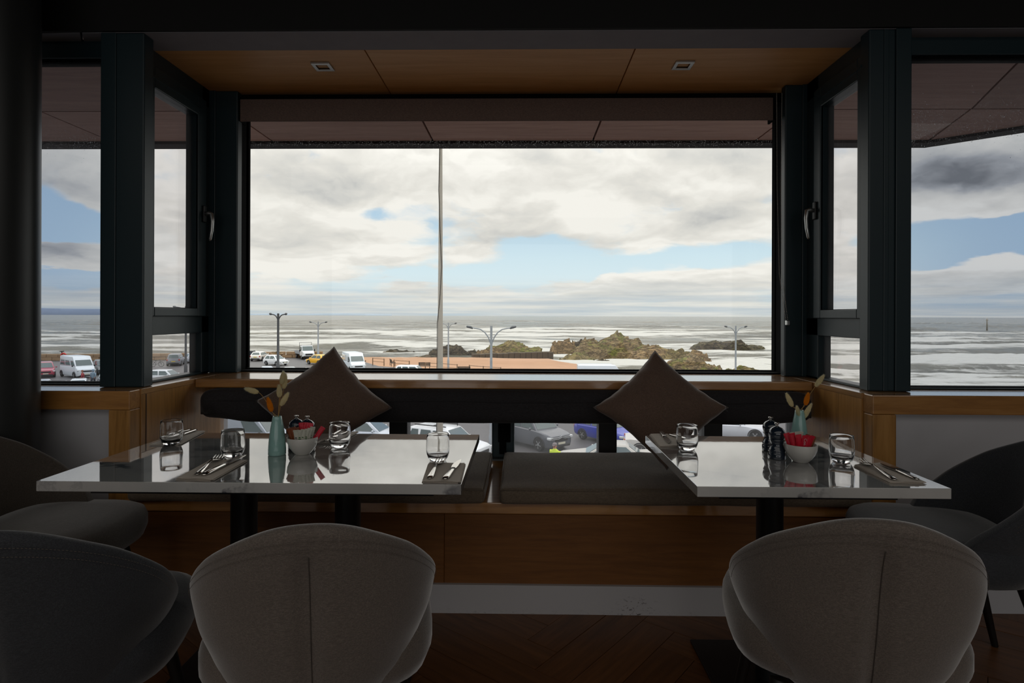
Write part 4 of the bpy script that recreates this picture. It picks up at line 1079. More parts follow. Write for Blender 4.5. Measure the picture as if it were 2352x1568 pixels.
# sea: wave surface in rings out to the horizon, foam stored per vertex
def make_sea():
    na, nr = 420, 300
    az_ = np.radians(np.linspace(-60, 58, na)); r = np.concatenate([np.geomspace(62, 1400, nr - 40), np.geomspace(1450, 45000, 40)])
    Rg, Ag = np.meshgrid(r, az_, indexing='ij'); X = Rg * np.sin(Ag); Y = Rg * np.cos(Ag)
    rs = np.random.RandomState(4)
    def vnoise(x, y, seed):
        q = np.random.RandomState(seed).rand(256, 256)
        xi, yi = np.floor(x).astype(int), np.floor(y).astype(int); fx, fy = x - xi, y - yi
        fx = fx * fx * (3 - 2 * fx); fy = fy * fy * (3 - 2 * fy)
        g_ = lambda a, b: q[a % 256, b % 256]
        return (g_(xi, yi) * (1 - fx) + g_(xi + 1, yi) * fx) * (1 - fy) + (g_(xi, yi + 1) * (1 - fx) + g_(xi + 1, yi + 1) * fx) * fy
    def fb(x, y, seed, o=4):
        s, a = 0, .5
        for k in range(o): s = s + a * vnoise(x * 2 ** k, y * 2 ** k, seed + k); a *= .5
        return s
    Z = np.zeros_like(X); foam = np.zeros_like(X)
    cell = np.maximum(Rg * (np.radians(118) / na), np.gradient(r)[:, None] * np.ones_like(X))
    warp = 26 * (fb(X / 90, Y / 90, 20) - .5) * 2
    for k, (lam, amp, ang) in enumerate([(64, .95, 4), (47, .55, -9), (31, .42, 12), (19, .30, -4), (11, .19, 18), (7, .12, -16)]):
        d = math.radians(ang); kx, ky = math.sin(d), math.cos(d)
        ph = 2 * np.pi * (X * kx + Y * ky + warp * (.8 if k < 3 else .4)) / lam + rs.rand() * 6
        grp = np.clip(fb(X / 130 + k * 3, Y / 45, 40 + 7 * k) * 2.2 - .35, 0, 1.3)
        s_ = (np.sin(ph) * .5 + .5) ** 2.2
        fade = np.clip(lam / (cell * 3.) - .4, 0, 1)
        Z += amp * (s_ * 2 - .75) * grp * fade
        if k < 3:
            surf = np.clip((640 - Rg) / 300, 0, 1)
            crest = np.clip((s_ - .55) * 2.6, 0, 1) * np.clip(grp - .48, 0, 1) * 2.0
            foam = np.maximum(foam, crest * (.25 + .9 * surf))
    # white water lying behind the breakers, in long bands parallel to the shore
    band = fb(X / 60 + 5, Y / 13, 77, 5); zone = np.exp(-((Rg - 330) / 190) ** 2) * np.clip(1.25 - .016 * np.abs(np.degrees(Ag) + 2), .35, 1)
    foam = np.maximum(foam, np.clip((band - .50 + .13 * zone) * 4, 0, 1) * np.clip(zone * .95 + .1, 0, .72))
    near = np.clip((260 - Rg) / 120, 0, 1)
    foam = np.maximum(foam, np.clip((fb(X / 16 + 9, Y / 4.2, 91, 5) - .46) * 4., 0, .62) * near)
    Z *= np.clip(Rg / 150, .35, 1); Z += ZSEA
    n0 = na
    vs = np.stack([X, Y, Z], -1).reshape(-1, 3)
    ii = np.arange(nr - 1)[:, None] * n0 + np.arange(n0 - 1)[None, :]
    fs = np.stack([ii, ii + n0, ii + n0 + 1, ii + 1], -1).reshape(-1, 4)[:, ::-1]
    me = bpy.data.meshes.new('sea')
    me.vertices.add(len(vs)); me.vertices.foreach_set('co', vs.ravel().astype(np.float32))
    me.loops.add(fs.size); me.loops.foreach_set('vertex_index', fs.ravel().astype(np.int32))
    me.polygons.add(len(fs)); me.polygons.foreach_set('loop_start', np.arange(0, fs.size, 4, dtype=np.int32)); me.polygons.foreach_set('use_smooth', np.ones(len(fs), bool))
    me.update(); me.validate()
    at = me.attributes.new('foam', 'FLOAT', 'POINT'); at.data.foreach_set('value', foam.ravel().astype(np.float32))
    m, t, p = base_mat('sea_water')
    a_ = t.new('ShaderNodeAttribute', attribute_name='foam')
    geo = t.new('ShaderNodeNewGeometry'); pos = geo.outputs['Position']
    st = t.noise(t.vmath('MULTIPLY', pos, (.10, .55, 0)), 1., 6, .62)
    st2 = t.noise(t.vmath('MULTIPLY', pos, (.012, .05, 0)), 1., 6, .6)
    st3 = t.noise(t.vmath('MULTIPLY', pos, (.035, .30, 0)), 1., 7, .66)
    fm = t.smooth(t.math('ADD', a_.outputs['Fac'], t.math('MULTIPLY', t.math('SUBTRACT', t.math('MULTIPLY_ADD', st3, .6, t.math('MULTIPLY', st, .4)), .5), 3.4)), .25, .80)
    fleck = t.math('MULTIPLY', t.smooth(t.noise(t.vmath('MULTIPLY', pos, (.030, .11, 0)), 1., 8, .7), .60, .70), .55)
    fm = t.math('MAXIMUM', fm, fleck)
    wc = t.mix(t.smooth(st2, .3, .7), lin((58, 58, 48)), lin((96, 92, 76)))
    t.put(p.inputs['Base Color'], t.mix(fm, wc, lin((188, 187, 182))))
    t.put(p.inputs['Roughness'], t.math('MULTIPLY_ADD', fm, .6, .16))
    p.inputs['Specular IOR Level'].default_value = .32
    bp_ = t.new('ShaderNodeBump'); bp_.inputs['Strength'].default_value = .9; bp_.inputs['Distance'].default_value = 1.0
    t.put(bp_.inputs['Height'], t.noise(t.vmath('MULTIPLY', pos, (.22, .62, 0)), 1., 6, .62)); t.l.new(bp_.outputs[0], p.inputs['Normal'])
    me.materials.append(m)
    o = bpy.data.objects.new('sea', me); COL.objects.link(o); struct(o, 'choppy grey sea with white breakers')
make_sea()

# far shore: low hills on the horizon, air haze put into their blue
def hill(name, pts, dist, label, colmat):
    mb = MB(); vs = []; n = len(pts)
    for px, py in pts:
        d = ray(px, 725); d.z = 0; d.normalize(); q = d * dist
        h = max(8., (725 - py + (px - 1176) * ROLL) / FPX * dist)
        vs += [(q.x, q.y, -60), (q.x, q.y, h), (q.x * 1.15, q.y * 1.15, h * .7), (q.x * 1.15, q.y * 1.15, -60)]
    fs = []
    for k in range(n - 1):
        a = k * 4; b = a + 4
        for i in range(3): fs.append((a + i, b + i, b + i + 1, a + i + 1))
    mb.add(vs, fs).build(name, colmat, None, True); struct(bpy.data.objects[name], label)
hill('hills', [(-200, 716), (-60, 708), (60, 709.5), (140, 711), (230, 711.5), (330, 714), (430, 717), (520, 720)], 16000, 'haze-blue far shore on the horizon', 'hills')
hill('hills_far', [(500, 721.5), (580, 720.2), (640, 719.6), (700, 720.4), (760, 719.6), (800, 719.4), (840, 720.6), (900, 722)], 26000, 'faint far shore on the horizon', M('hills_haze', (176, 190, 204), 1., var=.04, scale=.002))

# rocks
def rock_mat(name, c1, c2, moss, amount):
    m, t, p = base_mat(name)
    tcn = t.new('ShaderNodeTexCoord'); v = tcn.outputs['Object']; geo = t.new('ShaderNodeNewGeometry')
    f = t.noise(t.vmath('MULTIPLY', v, (1, 1, 2.6)), .55, 7, .68)
    c = t.mix(t.smooth(f, .35, .65), lin(c1), lin(c2))
    crk = t.smooth(t.math('ABSOLUTE', t.math('SUBTRACT', t.noise(t.vmath('MULTIPLY', v, (1, 1, 3.)), .45, 6, .65), .5)), 0., .06, .8, 0.)
    nz = t.xyz(geo.outputs['Normal'])[2]
    mo = t.math('MULTIPLY', t.smooth(t.math('ADD', t.math('MULTIPLY', nz, .6), t.math('MULTIPLY', t.math('SUBTRACT', t.noise(v, .28, 7, .7), .5), 4.0)), .27, .72), amount)
    t.put(p.inputs['Base Color'], t.mix(crk, t.mix(mo, c, lin(moss)), tuple(x * .25 for x in lin(c1)))); p.inputs['Roughness'].default_value = .85
    b = t.new('ShaderNodeBump'); b.inputs['Strength'].default_value = 1.; b.inputs['Distance'].default_value = .5
    t.put(b.inputs['Height'], t.noise(t.vmath('MULTIPLY', v, (1, 1, 2.2)), .9, 7, .7)); t.l.new(b.outputs[0], p.inputs['Normal'])
    return m
RM = dict(big=rock_mat('mossy_rock', (104, 86, 58), (158, 136, 98), (110, 112, 46), .95), dark=rock_mat('dark_skerry', (62, 54, 44), (104, 92, 72), (84, 82, 44), .5), moss=rock_mat('green_rock', (110, 96, 60), (150, 132, 88), (112, 118, 42), .9), tan=rock_mat('tan_rock', (112, 92, 62), (166, 138, 100), (120, 112, 54), .5))
def rock(px0, px1, ptop, pbase, dist, mat, label, seed, depth=.6, tilt=0., peak=0., flat=2.4, rough=.32):
    """outcrop: base line seen at pbase, spanning px0..px1 at the given distance"""
    a, b = on_y(px0, pbase, dist), on_y(px1, pbase, dist); c = (a + b) / 2
    hw = (b - a).length / 2; top = on_y((px0 + px1) / 2, ptop, dist).z
    zb = min(ZSEA - 1.0, c.z - 1); h = top - zb
    mb = MB(); nu, nv2 = 110, 30; rings = []; fq = 3.0 / hw
    for k in range(nv2 + 1):
        s = k / nv2                                 # 0 rim, 1 summit
        ring = []
        for i in range(nu):
            q = 2 * math.pi * i / nu; cx_, sx_ = math.cos(q), math.sin(q)
            rr = (1 - s) ** (1 / flat) if s < 1 else 0.
            rr = max(rr, .02)
            edge = 1 + .22 * mnoise.fractal(Vector((cx_ * 1.4 + seed, sx_ * 1.4, seed)), 1, 2, 4)
            x = hw * cx_ * rr * edge + peak * hw * s; y = hw * depth * sx_ * rr * edge
            z = h * s * (1 + tilt * cx_ * rr)
            pv_ = Vector((x * fq * .55 + seed, y * fq * .55, z * fq * 1.2))
            n_ = mnoise.fractal(pv_, .85, 2.1, 7)
            n2_ = mnoise.ridged_multi_fractal(pv_ * 1.3 + Vector((3, 1, 7)), .85, 2.1, 6, 1., 2.) - 1.1
            k_ = min(1, s * 5)
            z += h * rough * (n_ * 1.3 + n2_ * .5) * k_
            x += hw * .09 * n2_; y += hw * .09 * n_
            st_ = h * (.09 + .03 * math.sin(seed)); zt_ = z + .25 * x * math.sin(seed * 3.1)
            z += (math.floor(zt_ / st_) * st_ - zt_) * .7 * k_          # bedding ledges
            ring.append((x, y, z))
        rings.append(ring)
    mb.loft(rings)
    o = mb.build('rock', RM[mat], None, False); o.location = (c.x, c.y, zb)
    return tag(o, label, 'rock')
rock(1322, 1570, 778, 822, 160, 'big', 'largest mossy outcrop off the end of the beach', 1.3, .5, -.25, -.25, 2.6)
rock(1258, 1332, 780, 806, 172, 'tan', 'rounded tan boulder left of the largest outcrop', 4.1, .7, 0, 0, 3.0, .22)
rock(1300, 1350, 783, 796, 186, 'dark', 'dark rock in the surf behind the tan boulder', 5.5, .5)
rock(1270, 1420, 812, 834, 143, 'moss', 'bright green weeded ledge at the edge of the sand', 6.2, .5, 0, -.2, 1.8, .2)
rock(1400, 1600, 800, 824, 150, 'tan', 'brown foot of the largest outcrop', 7.9, .4, 0, .1, 2.0, .25)
rock(1335, 1440, 826, 836, 134, 'dark', 'flat dark reef in the white inlet', 8.8, .35, 0, 0, 2., .3)
rock(1560, 1775, 783, 803, 196, 'dark', 'long dark reef out in the surf past the lamp', 9.6, .3, -.2, .1, 2.2, .3)
rock(1510, 1600, 802, 826, 140, 'moss', 'green knoll behind the tip of the brown cushion', 10.4, .5, 0, -.1, 2.4, .25)
rock(1500, 1700, 820, 862, 118, 'big', 'broad mossy outcrop beside the inlet', 11.6, .55, -.15, -.15, 2.2, .22)
rock(1560, 1640, 808, 826, 136, 'tan', 'pale boulder above the broad mossy outcrop', 12.2, .5, 0, 0, 2.8, .2)
rock(1640, 1790, 842, 866, 110, 'moss', 'low green reef below the lamp post', 13.1, .5, 0, 0, 1.8, .25)
rock(1760, 1860, 846, 870, 108, 'dark', 'low dark reef running out past the lamp post', 13.9, .5, 0, 0, 1.8, .25)
rock(830, 985, 803, 818, 172, 'dark', 'dark skerry off the open end of the beach', 14.3, .25, .1, 0, 2., .35)
rock(975, 1110, 793, 818, 164, 'dark', 'dark hump behind the flagpole', 15.2, .3, 0, -.2, 2.2, .3)
rock(1080, 1270, 786, 814, 168, 'moss', 'grassy rock shoulder above the harbour wall', 16.6, .35, 0, 0, 2.2, .25)
rock(860, 1110, 816, 832, 146, 'dark', 'dark shingle bank at the top of the sand', 17.3, .2, 0, .2, 1.8, .3)
rock(1060, 1200, 800, 816, 166, 'tan', 'broken stones along the harbour wall', 18.9, .2, 0, 0, 2., .4)
# old harbour wall
pa, pb_ = on_y(1085, 826, 146), on_y(1268, 813, 154)
hwall = thing('harbour_wall', 'dark old harbour wall running to the tan boulder', 'wall', (pa.x, pa.y, -10.2), math.atan2(pb_.y - pa.y, pb_.x - pa.x))
Lw = (pb_ - pa).length
for k in range(14):
    zt = -10.2 + 0; s = MB().box(Lw * k / 14 + .03, Lw * (k + 1) / 14 - .03, -.9, .9, 0, 2.05 + rnd.uniform(-.08, .08) + .012 * k).build('stone_block', 'pier', hwall, False, .1, 1)

# railing along the promenade, park benches
rail = thing('railing', 'weathered timber railing between car park and beach', 'fence', (0, 0, ZG))
rp = [(856, 838), (882, 840), (905, 843), (940, 846), (977, 850), (1012, 852), (1050, 855), (1078, 857), (1110, 860), (1150, 863)]
rp = [G(*p) for p in rp]
for k, p in enumerate(rp):
    box('rail_post', 'wood_grey', (p.x - .06, p.x + .06, p.y - .06, p.y + .06, 0, 1.08), rail)
    if k and k not in (2, 4, 7):
        q = rp[k - 1]
        for z in (.55, 1.0): MB().tube([(q.x, q.y, z), (p.x, p.y, z)], .05, 4).build('rail', 'wood_grey', rail)
def park_bench(px, py, rz, label, dz=.0):
    p = G(px, py); t = thing('park_bench', label, 'bench', (p.x, p.y, ZG + dz), rz, 'benches along the beach')
    for k in range(3): box('slat', 'bench_dark', (-.8, .8, -.25 + k * .18, -.10 + k * .18, .43, .47), t)
    for k in range(3): box('back_slat', 'bench_dark', (-.8, .8, -.30 - .03 * k, -.26 - .03 * k, .55 + .16 * k, .68 + .16 * k), t)
    for x in (-.7, .7): MB().box(x - .04, x + .04, -.32, -.24, 0, .98).box(x - .04, x + .04, .20, .28, 0, .66).box(x - .04, x + .04, -.26, .24, .60, .66).build('end_frame', 'bench_dark', t)
park_bench(975, 848, R(8), 'dark park bench next to the flagpole')
park_bench(902, 840, R(-70), 'dark park bench seen end-on behind the railing')
park_bench(1066, 859, R(4), 'dark park bench just above the window board')

# flagpole with its halyard
fp = thing('flagpole', 'white flagpole rising past the eaves', 'flagpole', (0, 0, 0))
fy = 18.0; f0, f1, f2 = on_y(1012.5, 852, fy), on_y(1016, 335, fy), on_y(1005, 995, fy)
fp.location = (f0.x - .02, fy, ZG)
MB().lathe([(0, 0), (.16, 0), (.16, .2), (.112, .25), (.098, 2.8), (.086, 5.7), (.045, 12.7), (.036, 14.6), (0, 14.65)], 24).build('mast', 'pole', fp, True)
MB().tube([(-.10, -.06, 2.), (-.094, -.06, 5.0), (-.085, -.05, 7.2), (.0, -.09, 8.0), (.05, -.075, 8.9), (-.01, -.075, 10.), (-.055, -.05, 11.2), (-.03, -.05, 12.6), (-.04, -.03, 14.5)], .011, 6).build('halyard', 'rope', fp, True)

# street lamps with two curved arms
def street_lamp(px, ptop, dist, arm, r, label, mat='lamp_grey', spread=1.0, rz=0.):
    p = on_y(px, ptop, dist); H_ = p.z - ZG
    t = thing('street_lamp', label, 'street lamp', (p.x, p.y, ZG), rz)
    MB().lathe([(0, 0), (r * 1.5, 0), (r * 1.5, 1.2), (r, 1.3), (r * .8, H_), (0, H_)], 12).build('column', mat, t, True, autosmooth=True)
    for s in (-1, 1):
        MB().tube([(0, 0, H_ - 1.25)] + [(s * arm * (1 - math.cos(q)) * .62, 0, H_ - 1.25 + 1.12 * math.sin(q)) for q in [R(18 * k) for k in range(1, 6)]] + [(s * arm * .80, 0, H_ - .10)], r * .42, 8).build('arm', mat, t, True)
        MB().tube([(s * arm * .74, 0, H_ - .14), (s * arm * .84, 0, H_ - .07), (s * arm * .98, 0, H_ - .04), (s * arm, 0, H_ - .05)], [r * .5, r * 1.0, r * .7, r * .2], 8).build('lantern', 'lamp_head', t, True)
    return t
street_lamp(639, 719.5, 74, 1.12, .16, 'dark twin-armed lamp post by the white hatchback', 'lamp_dark')
street_lamp(731, 738.5, 101, 1.55, .13, 'thin twin-armed lamp post behind the tipper truck')
street_lamp(1030, 741, 84, 1.18, .11, 'twin-armed lamp post right beside the flagpole')
street_lamp(1128.5, 748, 31, 1.30, .075, 'nearest twin-armed lamp post over the sand')
street_lamp(1690, 748, 60, 1.14, .095, 'twin-armed lamp post standing over the surf')
street_lamp(427, 703, 72, 1.6, .13, 'dark lamp post seen through the bay side window', 'lamp_dark')

# sea mark
pm_ = on_y(2267, 750, 500)
bm = thing('sea_mark', 'white sea mark standing out among the waves', 'beacon', (pm_.x, pm_.y, ZSEA))
MB().lathe([(0, 0), (.55, 0), (.45, 9), (.2, 10.5), (0, 10.5)], 10).build('mast', 'pole', bm, True)
MB().box(-.9, .9, -.1, .1, 8, 8.9).build('topmark', 'pole', bm)

# =================================================================== VEHICLES
KIND = dict(
    hatch=dict(L=3.9, W=1.70, belt=.92, H=1.48, yb=(-1.86, 1.05), yr=(-1.45, .30), hood=.80, nose=.68, tailz=.88, wr=.60, r=.30),
    estate=dict(L=4.6, W=1.80, belt=.94, H=1.46, yb=(-2.22, 1.15), yr=(-1.75, .25), hood=.84, nose=.70, tailz=.92, wr=.60, r=.32),
    sedan=dict(L=4.7, W=1.83, belt=.92, H=1.42, yb=(-1.75, 1.05), yr=(-1.0, .20), hood=.82, nose=.70, tailz=.96, wr=.58, r=.34),
    suv=dict(L=4.45, W=1.85, belt=1.08, H=1.72, yb=(-2.1, 1.15), yr=(-1.85, .45), hood=1.02, nose=.86, tailz=1.05, wr=.66, r=.36),
    van=dict(L=5.4, W=2.02, belt=1.36, H=2.52, yb=(-2.62, 2.12), yr=(-2.55, 1.20), hood=1.22, nose=1.02, tailz=1.3, wr=.86, r=.36),
)
def vehicle(kind, label, col, x, y, heading, name='car', cat='car', plate='plate', extra=None, wet=None):
    k = KIND[kind]; L, W, Hh, belt, r = k['L'], k['W'], k['H'], k['belt'], k['r']; hw = W / 2; hl = L / 2
    t = thing(name, label, cat, (x, y, ZG), -heading)
    pt = paint(col)
    # lower body, lofted along its length
    st = [(-hl, .38, k['tailz'] - .16, .86), (-hl + .06, .30, k['tailz'] - .04, .94), (-hl + .35, .24, k['tailz'], .99), (k['yb'][0] + .25, .22, belt, 1.0), (k['yb'][1] - .3, .22, belt, 1.0),
          (k['yb'][1], .22, belt - .02, .99), (hl - .75, .24, k['hood'], .97), (hl - .25, .26, (k['hood'] + k['nose']) / 2, .92), (hl - .05, .30, k['nose'], .84), (hl, .36, k['nose'] - .14, .76)]
    st = sorted(st); rings = []
    for yy, zb, zt, f in st:
        a = hw * f
        rings.append([(-a * .93, yy, zb), (a * .93, yy, zb), (a, yy, zb + .16), (a, yy, (zb + zt) * .58), (a * .965, yy, zt - .05), (a * .90, yy, zt), (-a * .90, yy, zt), (-a * .965, yy, zt - .05), (-a, yy, (zb + zt) * .58), (-a, yy, zb + .16)])
    MB().loft(rings).build('body', pt, t, True, autosmooth=True)
    # cabin
    (b0, b1), (r0, r1) = k['yb'], k['yr']; wb, wr = hw * .93, k['wr'] * hw / .9 if kind != 'van' else hw * .90
    zb_, zr = belt - .06, Hh - .06
    base = [(-wb, b0), (wb, b0), (wb, b1), (-wb, b1)]; roof = [(-wr, r0), (wr, r0), (wr, r1), (-wr, r1)]
    m_ = MB()
    m_.loft([[(p[0], p[1], zb_) for p in base], [(p[0], p[1], zr) for p in roof], [(p[0] * .86, (p[1] - (r0 + r1) / 2) * .86 + (r0 + r1) / 2, Hh) for p in roof]])
    m_.build('cabin', pt, t, True, .035, 2, autosmooth=False)
    def quad(pl, u0, u1, v0, v1, nm, out, mat='car_glass'):
        # pl: 4 corners (b-left, b-right, t-right, t-left)
        A_, B_, C_, D_ = [Vector(q) for q in pl]; n_ = (B_ - A_).cross(D_ - A_).normalized()
        def at(u, v): return (A_ * (1 - u) + B_ * u) * (1 - v) + (D_ * (1 - u) + C_ * u) * v
        ps = [at(u0, v0), at(u1, v0), at(u1 - .02, v1), at(u0 + .02, v1)]
        MB().add([tuple(p + n_ * .018) for p in ps] + [tuple(p - n_ * .02) for p in ps], [(0, 1, 2, 3), (7, 6, 5, 4), (0, 4, 5, 1), (1, 5, 6, 2), (2, 6, 7, 3), (3, 7, 4, 0)]).build(nm, mat, t)
    Bz = lambda p: (p[0], p[1], zb_); Tz = lambda p: (p[0], p[1], zr)
    v0 = .12
    front = [Bz(base[2]), Bz(base[3]), Tz(roof[3]), Tz(roof[2])]; back = [Bz(base[0]), Bz(base[1]), Tz(roof[1]), Tz(roof[0])]
    vt = .98 if kind != 'van' else .66
    quad(front, .06, .94, v0, vt, 'windscreen', 1)
    if kind != 'van' or extra == 'minibus': quad(back, .10, .90, .25, .92 if kind != 'van' else .7, 'rear_window', 1)
    right = [Bz(base[1]), Bz(base[2]), Tz(roof[2]), Tz(roof[1])]; left = [Bz(base[3]), Bz(base[0]), Tz(roof[0]), Tz(roof[3])]
    if kind == 'van' and extra != 'minibus': sp = [(.76, .97)]
    elif kind == 'van': sp = [(.05, .36), (.39, .70), (.76, .97)]
    elif kind in ('estate', 'suv'): sp = [(.07, .27), (.30, .58), (.61, .94)]
    else: sp = [(.10, .46), (.50, .92)]
    for u0, u1 in sp:
        quad(right, u0, u1, v0 + .02, .90 if kind != 'van' else .60, 'side_window', 1)
        quad(left, 1 - u1, 1 - u0, v0 + .02, .90 if kind != 'van' else .60, 'side_window', 1)
    # wheels
    for sx in (-1, 1):
        for yy in (-hl + .80, hl - .86):
            wl = MB().lathe([(0, -.11), (r * .6, -.11), (r * .93, -.11), (r, -.07), (r, .07), (r * .93, .11), (r * .6, .11), (0, .11)], 22).xf(Matrix.Rotation(R(90), 4, 'Y')).build('wheel', 'tyre', t, True, autosmooth=True)
            wl.location = (sx * (hw - .085), yy, r)
            hb = MB().lathe([(0, .115), (r * .18, .122), (r * .22, .105)], 12)
            for q in range(5):
                a = 2 * math.pi * q / 5; hb.add([(math.cos(a - .3) * r * .16, math.sin(a - .3) * r * .16, .114), (math.cos(a - .16) * r * .62, math.sin(a - .16) * r * .62, .114), (math.cos(a + .16) * r * .62, math.sin(a + .16) * r * .62, .114), (math.cos(a + .3) * r * .16, math.sin(a + .3) * r * .16, .114)], [(0, 1, 2, 3)])
            hb.xf(Matrix.Rotation(R(90 * sx), 4, 'Y')).build('hub', 'hub', wl)
            MB().tube([(sx * (hw - .01), yy + (r + .05) * math.cos(q), r + (r + .05) * math.sin(q)) for q in [R(18 * z) for z in range(0, 11)]], .035, 5).build('wheel_arch', 'trim', t)
        zn = k['nose']
        MB().box(sx * hw * .80 - .16, sx * hw * .80 + .12, hl - .26, hl - .02, zn - .17, zn - .03).build('headlight', 'headlight', t, False, .03)
        MB().box(sx * hw * .82 - .12, sx * hw * .82 + .06, -hl - .01, -hl + .14, k['tailz'] - .26, k['tailz'] - .06).build('tail_light', 'tail_light', t, False, .02)
        MB().ball((sx * (hw + .10), b1 - .38, belt + .06), .10, .06, .08, 10, 6).build('wing_mirror', pt if kind != 'van' else 'trim', t, True)
    MB().box(-hw * .52, hw * .52, hl - .05, hl + .015, zn - .30, zn - .12).build('grille', 'trim', t, False, .03)
    MB().box(-hw * .70, hw * .70, hl - .06, hl + .03, .26, .40).build('bumper', 'trim' if kind in ('van', 'suv') else pt, t, False, .04)
    MB().box(-hw * .75, hw * .75, -hl - .03, -hl + .06, .30, .46).build('bumper', 'trim', t, False, .04)
    MB().box(-.26, .26, hl + .015, hl + .035, .42, .53).build('number_plate', 'plate', t); MB().box(-.26, .26, -hl - .035, -hl - .01, .62, .73).build('number_plate', 'plate_yellow', t)
    return t
def car_at(px, py, kind, col, heading, label, **kw):
    p = G(px, py); return vehicle(kind, label, col, p.x, p.y, R(heading), **kw)
# heading: 0 drives away from the window, 90 to the sea's right-hand side, 180 towards the window
car_at(598, 827, 'estate', (226, 222, 216), -4, 'white estate car seen from behind by the grey bin')
car_at(634, 838, 'hatch', (224, 228, 232), 118, 'small white hatchback behind the dark lamp post')
car_at(730, 836, 'hatch', (236, 178, 30), -58, 'yellow hatchback in front of the tipper truck')
van1 = car_at(812, 852, 'van', (206, 216, 224), 150, 'white van beside the tip of the brown cushion', name='van', cat='van')
car_at(548, 849, 'hatch', (196, 70, 84), 150, 'red car cut by the main window frame')
car_at(614, 872, 'hatch', (176, 188, 204), 154, 'pale blue car roof showing above the window board')
car_at(667, 874, 'hatch', (196, 200, 204), 154, 'silver car roof next to the foot of the dark lamp')
car_at(950, 873, 'suv', (226, 228, 230), 94, 'white car roof under the park bench')
car_at(1384, 893, 'van', (216, 222, 232), 90, 'white van roof in front of the inlet', name='van', cat='van')
# left facade window
car_at(104, 864, 'suv', (176, 62, 84), 140, 'dark pink car parked facing the building')
car_at(178, 865, 'van', (214, 220, 226), 124, 'white minibus parked facing the building', name='minibus', cat='minibus', extra='minibus')
car_at(180, 908, 'hatch', (220, 224, 228), 146, 'white car below the minibus')
car_at(92, 908, 'sedan', (176, 184, 196), 150, 'silver car cut by the black column')
car_at(238, 858, 'suv', (64, 70, 78), 136, 'dark grey car behind the minibus')
car_at(250, 888, 'hatch', (150, 158, 166), 140, 'grey hatchback by the hooded walker')
# through the bay side window
car_at(404, 838, 'suv', (120, 124, 132), -22, 'grey car with red tail lamp by the side window lamp')
car_at(455, 832, 'hatch', (170, 176, 186), 40, 'light car at the edge of the bay side window')
car_at(384, 880, 'hatch', (206, 212, 220), 94, 'pale car roof low in the bay side window')
# close to the building, seen below the backrest cushion
suv = car_at(1228, 1021, 'suv', (84, 88, 96), 140, 'dark grey car with chevron badge under the backrest')
MB().tube([(-.75, 2.245, .80), (-.22, 2.262, .80), (0, 2.268, .88), (.22, 2.262, .80), (.75, 2.245, .80)], .018, 6).build('badge', 'hub', suv)
MB().tube([(-.75, 2.245, .72), (-.22, 2.262, .72), (0, 2.268, .80), (.22, 2.262, .72), (.75, 2.245, .72)], .018, 6).build('badge', 'hub', suv)
car_at(1392, 1012, 'hatch', (52, 66, 170), 140, 'blue car beside the dark car with chevron badge')
car_at(1392, 1082, 'sedan', (178, 176, 170), -82, 'wet silver car roof above the seat cushion')
car_at(1536, 1044, 'sedan', (206, 204, 200), 100, 'white car hidden behind the brown cushion')
car_at(1672, 1004, 'sedan', (206, 210, 218), 108, 'white saloon beside the pepper mills')
v3 = car_at(1026, 1056, 'suv', (222, 226, 230), 116, 'white car with roof bars behind the long marble table')
MB().tube([(-.55, -1.6, 1.80), (-.55, .3, 1.80)], .03, 6).tube([(.55, -1.6, 1.80), (.55, .3, 1.80)], .03, 6).tube([(-.6, -.4, 1.82), (.6, -.4, 1.82)], .03, 6).tube([(-.55, .3, 1.70), (-.55, .3, 2.0)], .03, 6).build('roof_bars', 'trim', v3)
car_at(548, 1046, 'van', (150, 160, 172), 95, 'grey van roof under the backrest by the teal vase', name='van', cat='van')
car_at(846, 1022, 'hatch', (190, 198, 210), 100, 'pale car between the cushion and the bench leg')

# tipper truck
p = G(700, 823); tk = thing('truck', 'white tipper truck parked by the sea wall', 'truck', (p.x, p.y, ZG), -R(146))
wp = paint((222, 226, 230))
MB().loft([[(-1.0, y, z0), (1.0, y, z0), (a, y, z1), (-a, y, z1)] for y, z0, z1, a in ((.55, .55, 2.25, .90), (1.5, .50, 2.28, .90), (2.05, .5, 1.42, .95), (2.75, .45, 1.18, .88), (2.85, .5, .95, .80))]).build('cab', wp, tk, False, .06)
MB().add([(-.84, 1.60, 2.17), (.84, 1.60, 2.17), (.88, 2.06, 1.46), (-.88, 2.06, 1.46), (-.84, 1.57, 2.12), (.84, 1.57, 2.12), (.88, 2.0, 1.42), (-.88, 2.0, 1.42)], [(0, 3, 2, 1), (4, 5, 6, 7), (0, 1, 5, 4), (1, 2, 6, 5), (2, 3, 7, 6), (3, 0, 4, 7)]).build('windscreen', 'car_glass', tk)
for s in (-1, 1):
    MB().box(s * .965 - .02, s * .965 + .02, .85, 1.5, 1.45, 2.05).build('side_window', 'car_glass', tk)
    MB().ball((s * 1.18, 1.75, 1.5), .10, .06, .2).build('wing_mirror', 'trim', tk, True)
    MB().box(s * .72 - .16, s * .72 + .14, 2.6, 2.84, .82, 1.0).build('headlight', 'headlight', tk, False, .03)
    for y in (1.75, -1.9):
        wl = MB().lathe([(0, -.12), (.34, -.12), (.36, -.08), (.36, .08), (.34, .12), (0, .12)], 20).xf(Matrix.Rotation(R(90), 4, 'Y')).build('wheel', 'tyre', tk, True, autosmooth=True); wl.location = (s * .88, y, .36)
        MB().lathe([(0, .125), (.18, .13), (.2, .11)], 12).xf(Matrix.Rotation(R(90 * s), 4, 'Y')).build('hub', 'hub', wl)
MB().box(-.6, .6, 2.80, 2.88, .70, .98).build('grille', 'trim', tk, False, .03)
